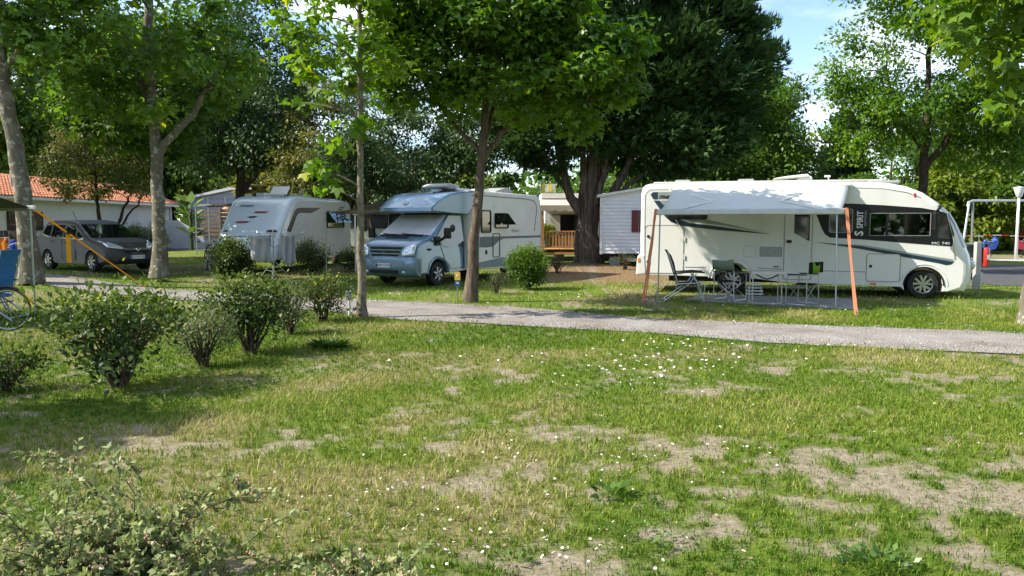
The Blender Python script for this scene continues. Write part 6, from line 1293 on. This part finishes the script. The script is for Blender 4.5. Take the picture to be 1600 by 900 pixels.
# white clapboard mobile home
wx, wy, _ = atd(938, 340, 30.5)
m2 = thing('mobile_home', 'white clapboard mobile home with maroon shutter right of the cypress', 'mobile home', (wx, wy, 0), R(-4))
MB().box((2.4, 4, 1.7), (4.7, 7.9, 2.0)).build('core_wall', SIDING, m2)
for i in range(16): MB().prism([(0, 0), (-.028, .01), (-.006, .138), (0, .138)], lambda u, v, t, i=i: (t, u, .58 + .138 * i + v), .0, 4.8).build('clapboard', SIDING, m2)
MB().prism([(0, 2.79), (4.8, 2.79), (4.8, 2.86), (2.4, 3.22), (0, 2.86)], lambda u, v, t: (u, t, v), .0, .05).build('gable', SIDING, m2)
for (a, b_) in (((-.12, 2.80), (2.4, 3.22)), ((4.92, 2.80), (2.4, 3.22))): MB().prism([(a[0], a[1]), (b_[0], b_[1]), (b_[0], b_[1] + .10), (a[0], a[1] + .10)], lambda u, v, t: (u, t, v), -.12, 8.2).build('roof', FASC, m2)
MB().box((.03, -.02, 1.68), (.09, .06, 2.25)).build('corner_trim', FASC, m2)
MB().box((1.36, -.05, 1.86), (.27, .035, .86)).build('shutter', mat('maroon_shutter', (.13, .02, .022), .5), m2); MB().box((1.80, -.04, 1.86), (.55, .05, .86)).build('window', DARKG, m2); MB().box((2.27, -.05, 1.86), (.27, .035, .86)).build('shutter', MATS['maroon_shutter'], m2)
MB().tube([(1.6, -.07, 1.45), (1.75, -.12, 1.1), (1.6, -.1, .8), (1.78, -.09, .6)], .012, 5).build('hose', WHITE, m2)
for i in range(3): MB().box((.6 + 1.7 * i, .5, .28), (.4, .5, .58)).build('support_block', GREYP, m2)
MB().box((2.2, .3, .50), (4.2, .1, .12)).build('floor_beam', BLACKP, m2); MB().tube([(1.4, -.6, .0), (1.4, -.6, .25), (2.2, -.5, .3)], .04, 6).box((1.7, -.3, .35), (1.3, .25, .12)).build('drawbar', STEEL, m2)

# ------------------------------------------------------------------ the right hand side: playground, lamp, houses
x, y, z = G(1525, 452)
ep = thing('concrete_post', 'pale concrete post holding the fire extinguisher', 'post', (x, y, 0), R(6)); MB().box((0, 0, .62), (.16, .12, 1.28)).build('post', CONC, ep, bevel=.01); MB().box((.10, -.03, .30), (.08, .02, .3)).build('notice', WHITE, ep)
fx = thing('fire_extinguisher', 'red fire extinguisher hung on the concrete post', 'extinguisher', (x + .20, y - .03, .62)); RED = mat('extinguisher_red', (.45, .03, .02), .3, coat=.4)
MB().lathe([(.001, 0), (.085, .0), (.09, .03), (.09, .42), (.07, .48), (.03, .50)], 18).build('cylinder', RED, fx, smooth=True); MB().box((0, 0, .53), (.05, .05, .07)).box((.03, 0, .58), (.14, .03, .02)).build('valve', BLACKP, fx); MB().tube([(0, 0, .55), (-.11, -.03, .66), (-.13, -.02, .5), (-.11, -.03, .1)], .012, 6).build('hose', BLACKP, fx, smooth=True); MB().box((0.02, -.092, .24), (.08, .006, .12)).build('label_plate', PLATEW, fx)
MB().box((-.09, 0, .3), (.03, .05, .1)).build('bracket', BLACKP, fx)
lw = thing('block_wall', 'low grey block wall between motorhome nose and concrete post', 'wall', (x - .55, y + .9, 0))
for i in range(4):
    for k in range(3): MB().box((.0 + .42 * k - .1 * (i % 2), 0, .1 + .2 * i), (.41, .2, .19)).build('block', CONC, lw, bevel=.008)
x, y, z = G(1587, 406)
lm_ = thing('street_lamp', 'white lamp post with conical head at the right edge', 'lamp', (x, y, 0)); MB().tube([(0, 0, 0), (0, 0, 3.1)], [.075, .06], 10).build('post', WHITE, lm_, smooth=True); MB().lathe([(.07, 3.05), (.13, 3.1), (.24, 3.45), (.26, 3.55), (.001, 3.6)], 16).build('lamp_head', mat('lamp_diffuser', (.75, .76, .78), .3), lm_, smooth=True)
sx0, sy0 = atd(1512, 318, 41)[0], 41
sw_ = thing('swing_frame', 'galvanised swing frame beyond the motorhome nose', 'swing', (sx0, sy0, 0), R(4)); GAL = mat('galvanised', (.50, .54, .56), .4, metal=.6, var=.15)
MB().tube([(0, 0, 2.7), (.05, 0, 2.92), (.25, 0, 3.0), (4.2, 0, 3.02)], .065, 8).build('top_beam', GAL, sw_, smooth=True)
for (x0, x1, yy) in ((.1, -.65, -.6), (.3, .75, .6), (4.05, 3.3, -.6), (4.2, 4.8, .6)): MB().tube([(x0, 0, 2.95), (x1, yy, 0)], .055, 8).build('leg', GAL, sw_)
for x_ in (1.05, 1.7, 2.7, 3.3): MB().box((x_, 0, 2.9), (.05, .05, .16)).build('hanger', GAL, sw_)
for name_, lab, px_, col, py_ in (('spring_rider', 'blue spring rider in front of the clipped hedge', 1547, (.03, .10, .55), 381), ('spring_rider', 'red spring rider right of the lamp post', 1598, (.5, .03, .05), 381)):
    X_, Y_, Z_ = atd(px_, py_, 39.6 if col[2] > .3 else 40.5); sr = thing('spring_rider', lab, 'play', (X_, Y_, 0))
    MB().tube([(.09 * math.cos(t * .7), .09 * math.sin(t * .7), .0 + .016 * t) for t in range(28)], .02, 5).build('spring', BLACKP, sr); MB().prism([(-.32, .5), (-.4, .75), (-.28, .98), (-.1, .85), (.1, .85), (.2, 1.1), (.36, 1.05), (.4, .8), (.3, .5), (0, .42)], lambda u, v, t: (u, t, v), -.07, .07).build('body', mat('rider%d' % int(col[0] * 100), col, .35, coat=.4), sr, bevel=.02); MB().tube([(.18, -.22, .95), (.18, .22, .95)], .02, 6).build('handle', GAL, sr); MB().box((-.02, 0, .87), (.22, .3, .03)).build('seat', GAL, sr)
X_, Y_, _ = atd(1520, 378, 36); tt_ = thing('table_tennis_table', 'grey concrete table tennis table behind the concrete post', 'table', (X_ - .3, Y_, 0)); MB().box((0, .7, .80), (2.6, 1.5, .07)).build('top', CONC, tt_); [MB().box((q_, .7, .38), (.18, .9, .77)).build('support', CONC, tt_) for q_ in (-.8, .8)]
tpz = thing('barrier_tape', 'red and white barrier tape strung past the swing frame', 'tape', (20.0, 42.6, 0), R(2)); TW, TR = mat('tape_white', (.75, .75, .74), .5), mat('tape_red', (.6, .04, .03), .5)
for i in range(30): MB().box((i * .5, 0, 1.12 + .03 * math.sin(i)), (.5, .01, .05)).build('stripe', TR if i % 2 else TW, tpz)
for i in range(6): MB().tube([(i * 3, .03, 0), (i * 3, .03, 1.2)], .02, 6).build('stake', GAL, tpz)
# clipped hedge
hd = thing('hedge', 'clipped dark green hedge beyond the playground', 'hedge', (30, 52, 0)); rg = np.random.default_rng(12); n = 16000
P = np.stack([rg.uniform(-9, 12, n), rg.uniform(-.6, .6, n), rg.uniform(0, 1.62, n)], 1); k_ = rg.random(n); P[:, 1] = np.where(k_ < .55, -.6 + rg.normal(0, .05, n), P[:, 1]); P[:, 2] = np.where(k_ > .8, 1.62 + rg.normal(0, .05, n), P[:, 2])
MB().box((1.5, 0, .78), (20.8, 1.0, 1.5)).build('core', BK_DARK, hd); f = link('foliage', leaf_mesh('foliage', P, rg.normal(0, 1, (n, 3)), rg.normal(0, .5, (n, 3)) + np.array([0, -.7, .7]), rg.uniform(.1, .2, n), 'oval', np.clip(rg.normal(.35, .22, n), 0, 1)), LF_LAUREL, hd); f['kind'] = 'stuff'
def house(label, loc, rz, w, d, h, rise, wall_m):
    o = thing('house', label, 'house', loc, rz); MB().box((0, d / 2, h / 2), (w, d, h)).build('wall', wall_m, o)
    MB().prism([(-.4, h - .1), (d / 2, h + rise), (d + .4, h - .1)], lambda u, v, t: (t, u, v), -w / 2 - .3, w / 2 + .3).build('roof_core', TILE, o); tiles('roof_slope', o, -w / 2 - .4, w / 2 + .4, -.45, d / 2, h - .04, h + rise + .02, .3, .5)
    MB().box((0, -.45, h - .1), (w + .8, .08, .16)).build('fascia', FASC, o)
    for x_ in (-w * .3, w * .3): wn_ = MB().box((x_, -.02, h * .55), (1.0, .1, 1.1)).build('window', DARKG, o); MB().box((x_ - .75, -.03, h * .55), (.4, .06, 1.15)).box((x_ + .75, -.03, h * .55), (.4, .06, 1.15)).build('shutter', mat('brick_red_paint', (.28, .06, .04), .6), wn_)
    MB().box((0, -.02, 1.05), (1.0, .1, 2.1)).build('door', MATS['brick_red_paint'], o)
house('white house with red tiled roof left of the lamp post', (38.5, 66, 0), R(-8), 8, 7, 2.5, 1.5, PLASTER)
house('red walled house with tiled roof at the right edge', (44.2, 62, 0), R(4), 7, 7, 2.4, 1.3, mat('red_wall', (.35, .07, .05), .8))
house('white house with brown tiled roof seen through the motorhome cab', (30.4, 64, 0), R(3), 7, 6, 2.3, 1.3, PLASTER)
X_, Y_, _ = atd(1602, 372, 47); pt = thing('play_tower', 'red and white climbing frame at the right edge', 'climbing frame', (X_ + .5, Y_, 0))
for a, b_ in (((-.6, 0, 0), (-.2, 0, 2.0)), ((.6, 0, 0), (.2, 0, 2.0)), ((-.6, .9, 0), (-.2, .9, 2.0)), ((.6, .9, 0), (.2, .9, 2.0))): MB().tube([a, b_], .05, 7).build('leg', WHITE, pt)
for i in range(5): MB().tube([(-.55 + .08 * i, 0, .3 + .36 * i), (.55 - .08 * i, 0, .3 + .36 * i)], .03, 6).build('rung', WHITE, pt)
MB().box((0, .45, 1.5), (.7, .9, .8)).build('panel', mat('play_red', (.5, .04, .02), .4), pt)

# ------------------------------------------------------------------ daisies and broad leaved weeds in the lawn
WHP = mat('daisy_white', (.80, .80, .78), .6, var=.05); YEL = mat('daisy_yellow', (.75, .5, .03), .6)
dm = MB()
for i in range(9):
    a = i * .698; c_, s_ = math.cos(a), math.sin(a); dm.add([(.002 * c_, .002 * s_, .05), (.009 * c_ - .0032 * s_, .009 * s_ + .0032 * c_, .052), (.0135 * c_, .0135 * s_, .050), (.009 * c_ + .0032 * s_, .009 * s_ - .0032 * c_, .052)], [(0, 1, 2, 3)])
proto = dm.build('daisy', WHP); k0 = len(proto.data.polygons); bm = bmesh.new(); bm.from_mesh(proto.data)
v_ = [bm.verts.new((.0045 * math.cos(i), .0045 * math.sin(i), .0535)) for i in np.linspace(0, 6.28, 7)[:6]]; f_ = bm.faces.new(v_); f_.material_index = 1
q_ = [bm.verts.new(p) for p in ((-.0008, 0, -.02), (.0008, 0, -.02), (.0008, 0, .05), (-.0008, 0, .05))]; f_ = bm.faces.new(q_); f_.material_index = 2
bm.to_mesh(proto.data); bm.free(); proto.data.materials.append(YEL); proto.data.materials.append(GRASS)
rg = np.random.default_rng(19); spots = []
CL = [(1060, 575, 1.0, .6, 70), (960, 600, .9, .5, 46), (1150, 545, 1.6, .5, 50), (850, 720, 1.2, .5, 40), (760, 850, .7, .35, 44), (700, 800, .9, .5, 36), (1180, 705, .25, .12, 12), (1130, 650, 1.0, .5, 24), (620, 780, .8, .4, 22), (1480, 700, 1.2, .5, 10), (900, 850, .6, .3, 22), (1000, 700, .9, .4, 26), (1500, 620, 1.5, .6, 12), (560, 760, .5, .4, 14), (800, 560, 2, .5, 16)]
for px_, py_, rx_, ry_, n_ in CL:
    gx_, gy_, _ = G(px_, py_)
    for i in range(n_): spots.append((gx_ + rg.normal(0, rx_ * .6), gy_ + rg.normal(0, ry_ * .7)))
spots = [s for s in spots if s[1] < float(near_y(s[0])) - .1]; spots.sort(key=lambda s: s[1]); me_d = proto.data; V = []; 
co = np.array([v.co[:] for v in me_d.vertices])
def place(o, s):
    o.location = (s[0], s[1], 0); o.rotation_euler = (rg.normal(-.25, .3), rg.normal(-.2, .3), rg.uniform(0, 6)); k = rg.uniform(.5, .9); o.scale = (k, k, k * rg.uniform(.7, 1.2)); tag(o, 'small white daisy growing in the foreground lawn', 'daisy', 'daisies in the lawn')
for i, s in enumerate(spots[:290]):
    o = proto if i == 0 else proto.copy()
    if i: COL.objects.link(o)
    place(o, s)
rest = spots[290:] + [(rg.uniform(-3, 9), rg.uniform(14.5, 18.5)) for i in range(160)]
rest = [s for s in rest if s[1] > float(far_y(s[0])) + .1 or s[1] < float(near_y(s[0]))]
dr = MB()
for s in rest: k = rg.uniform(.9, 1.3); t_x, t_y = rg.normal(0, .3, 2); dr.add([(s[0] + .014 * k * math.cos(a), s[1] + .014 * k * math.sin(a), .055 * k + .014 * (t_x * math.cos(a) + t_y * math.sin(a))) for a in np.linspace(0, 6.28, 8)[:7]], [tuple(range(7))])
tag(dr.build('daisies', WHP), 'smaller daisies scattered through the farther grass', kind='stuff')
LF_WEED = leafmat('weed_leaf', (.045, .10, .018), (.12, .21, .035), .35, .4)
def weed(label, px_, py_, n, ln, h, seed, tpl='oval'):
    rg = np.random.default_rng(seed); x, y, _ = G(px_, py_); w = thing('weed', label, 'weed', (x, y, 0)); P = []; D = []
    for i in range(n):
        a = rg.uniform(0, 6.28); r_ = rg.random() ** .5 * h * 1.2; P.append((r_ * math.cos(a), r_ * math.sin(a) * .7, rg.uniform(0, h * .4))); D.append((math.cos(a), math.sin(a), rg.uniform(.2, 1.1)))
    f = link('foliage', leaf_mesh('foliage', np.array(P), np.array(D), rg.normal(0, .3, (n, 3)) + np.array([0, 0, 1]), rg.uniform(.6, 1.2, n) * ln, tpl, np.clip(rg.normal(.45, .25, n), 0, 1)), LF_WEED, w); f['kind'] = 'stuff'
weed('leafy green weed clump at the bottom edge, right of centre', 1370, 885, 150, .05, .15, 1); weed('dandelion rosette beside the bare soil left of the big weed clump', 955, 775, 40, .075, .09, 2)
weed('small broad leaved weed among the daisies near the bottom centre', 800, 880, 34, .04, .08, 3); weed('dark grass tuft near the farthest small shrub', 515, 545, 150, .17, .16, 4, 'plume'); weed('clover patch right of the dandelion rosette', 1000, 850, 120, .03, .2, 5)

# clover leaves and dry litter between the grass
rg = np.random.default_rng(77); n = 30000; y = rg.uniform(2.8, 12.5, n); x = (rg.random(n) - .5) * (1.42 * y + 1.4); k = (fbm(x * 1.3, y * 1.3, 91, 4) > .52) & (y < near_y(x) - .1) & (rg.random(n) > soil_mask(x, y) * .8)
x, y = x[k], y[k]; n = len(x); P = np.stack([x, y, rg.uniform(.008, .035, n)], 1)
tag(link('clover', leaf_mesh('clover', P, rg.normal(0, 1, (n, 3)) * np.array([1, 1, .3]), rg.normal(0, .35, (n, 3)) + np.array([0, 0, 1]), rg.uniform(.012, .03, n), 'oval', np.clip(rg.normal(.5, .25, n), 0, 1)), LF_WEED), 'low clover leaves mixed into the lawn', kind='stuff')
n = 5200; y = rg.uniform(2.8, 13, n); x = (rg.random(n) - .5) * (1.42 * y + 1.4); k = y < near_y(x); x, y = x[k], y[k]; n = len(x)
LIT = leafmat('dry_litter', (.10, .06, .03), (.36, .26, .15), .1, .8, .1)
tag(link('leaf_litter', leaf_mesh('leaf_litter', np.stack([x, y, rg.uniform(.004, .02, n)], 1), rg.normal(0, 1, (n, 3)) * np.array([1, 1, .2]), rg.normal(0, .4, (n, 3)) + np.array([0, 0, 1]), rg.uniform(.01, .035, n) * np.where(rg.random(n) > .97, 1.8, 1), 'oval', rg.random(n)), LIT), 'dry leaf bits and twigs littering the lawn', kind='stuff')
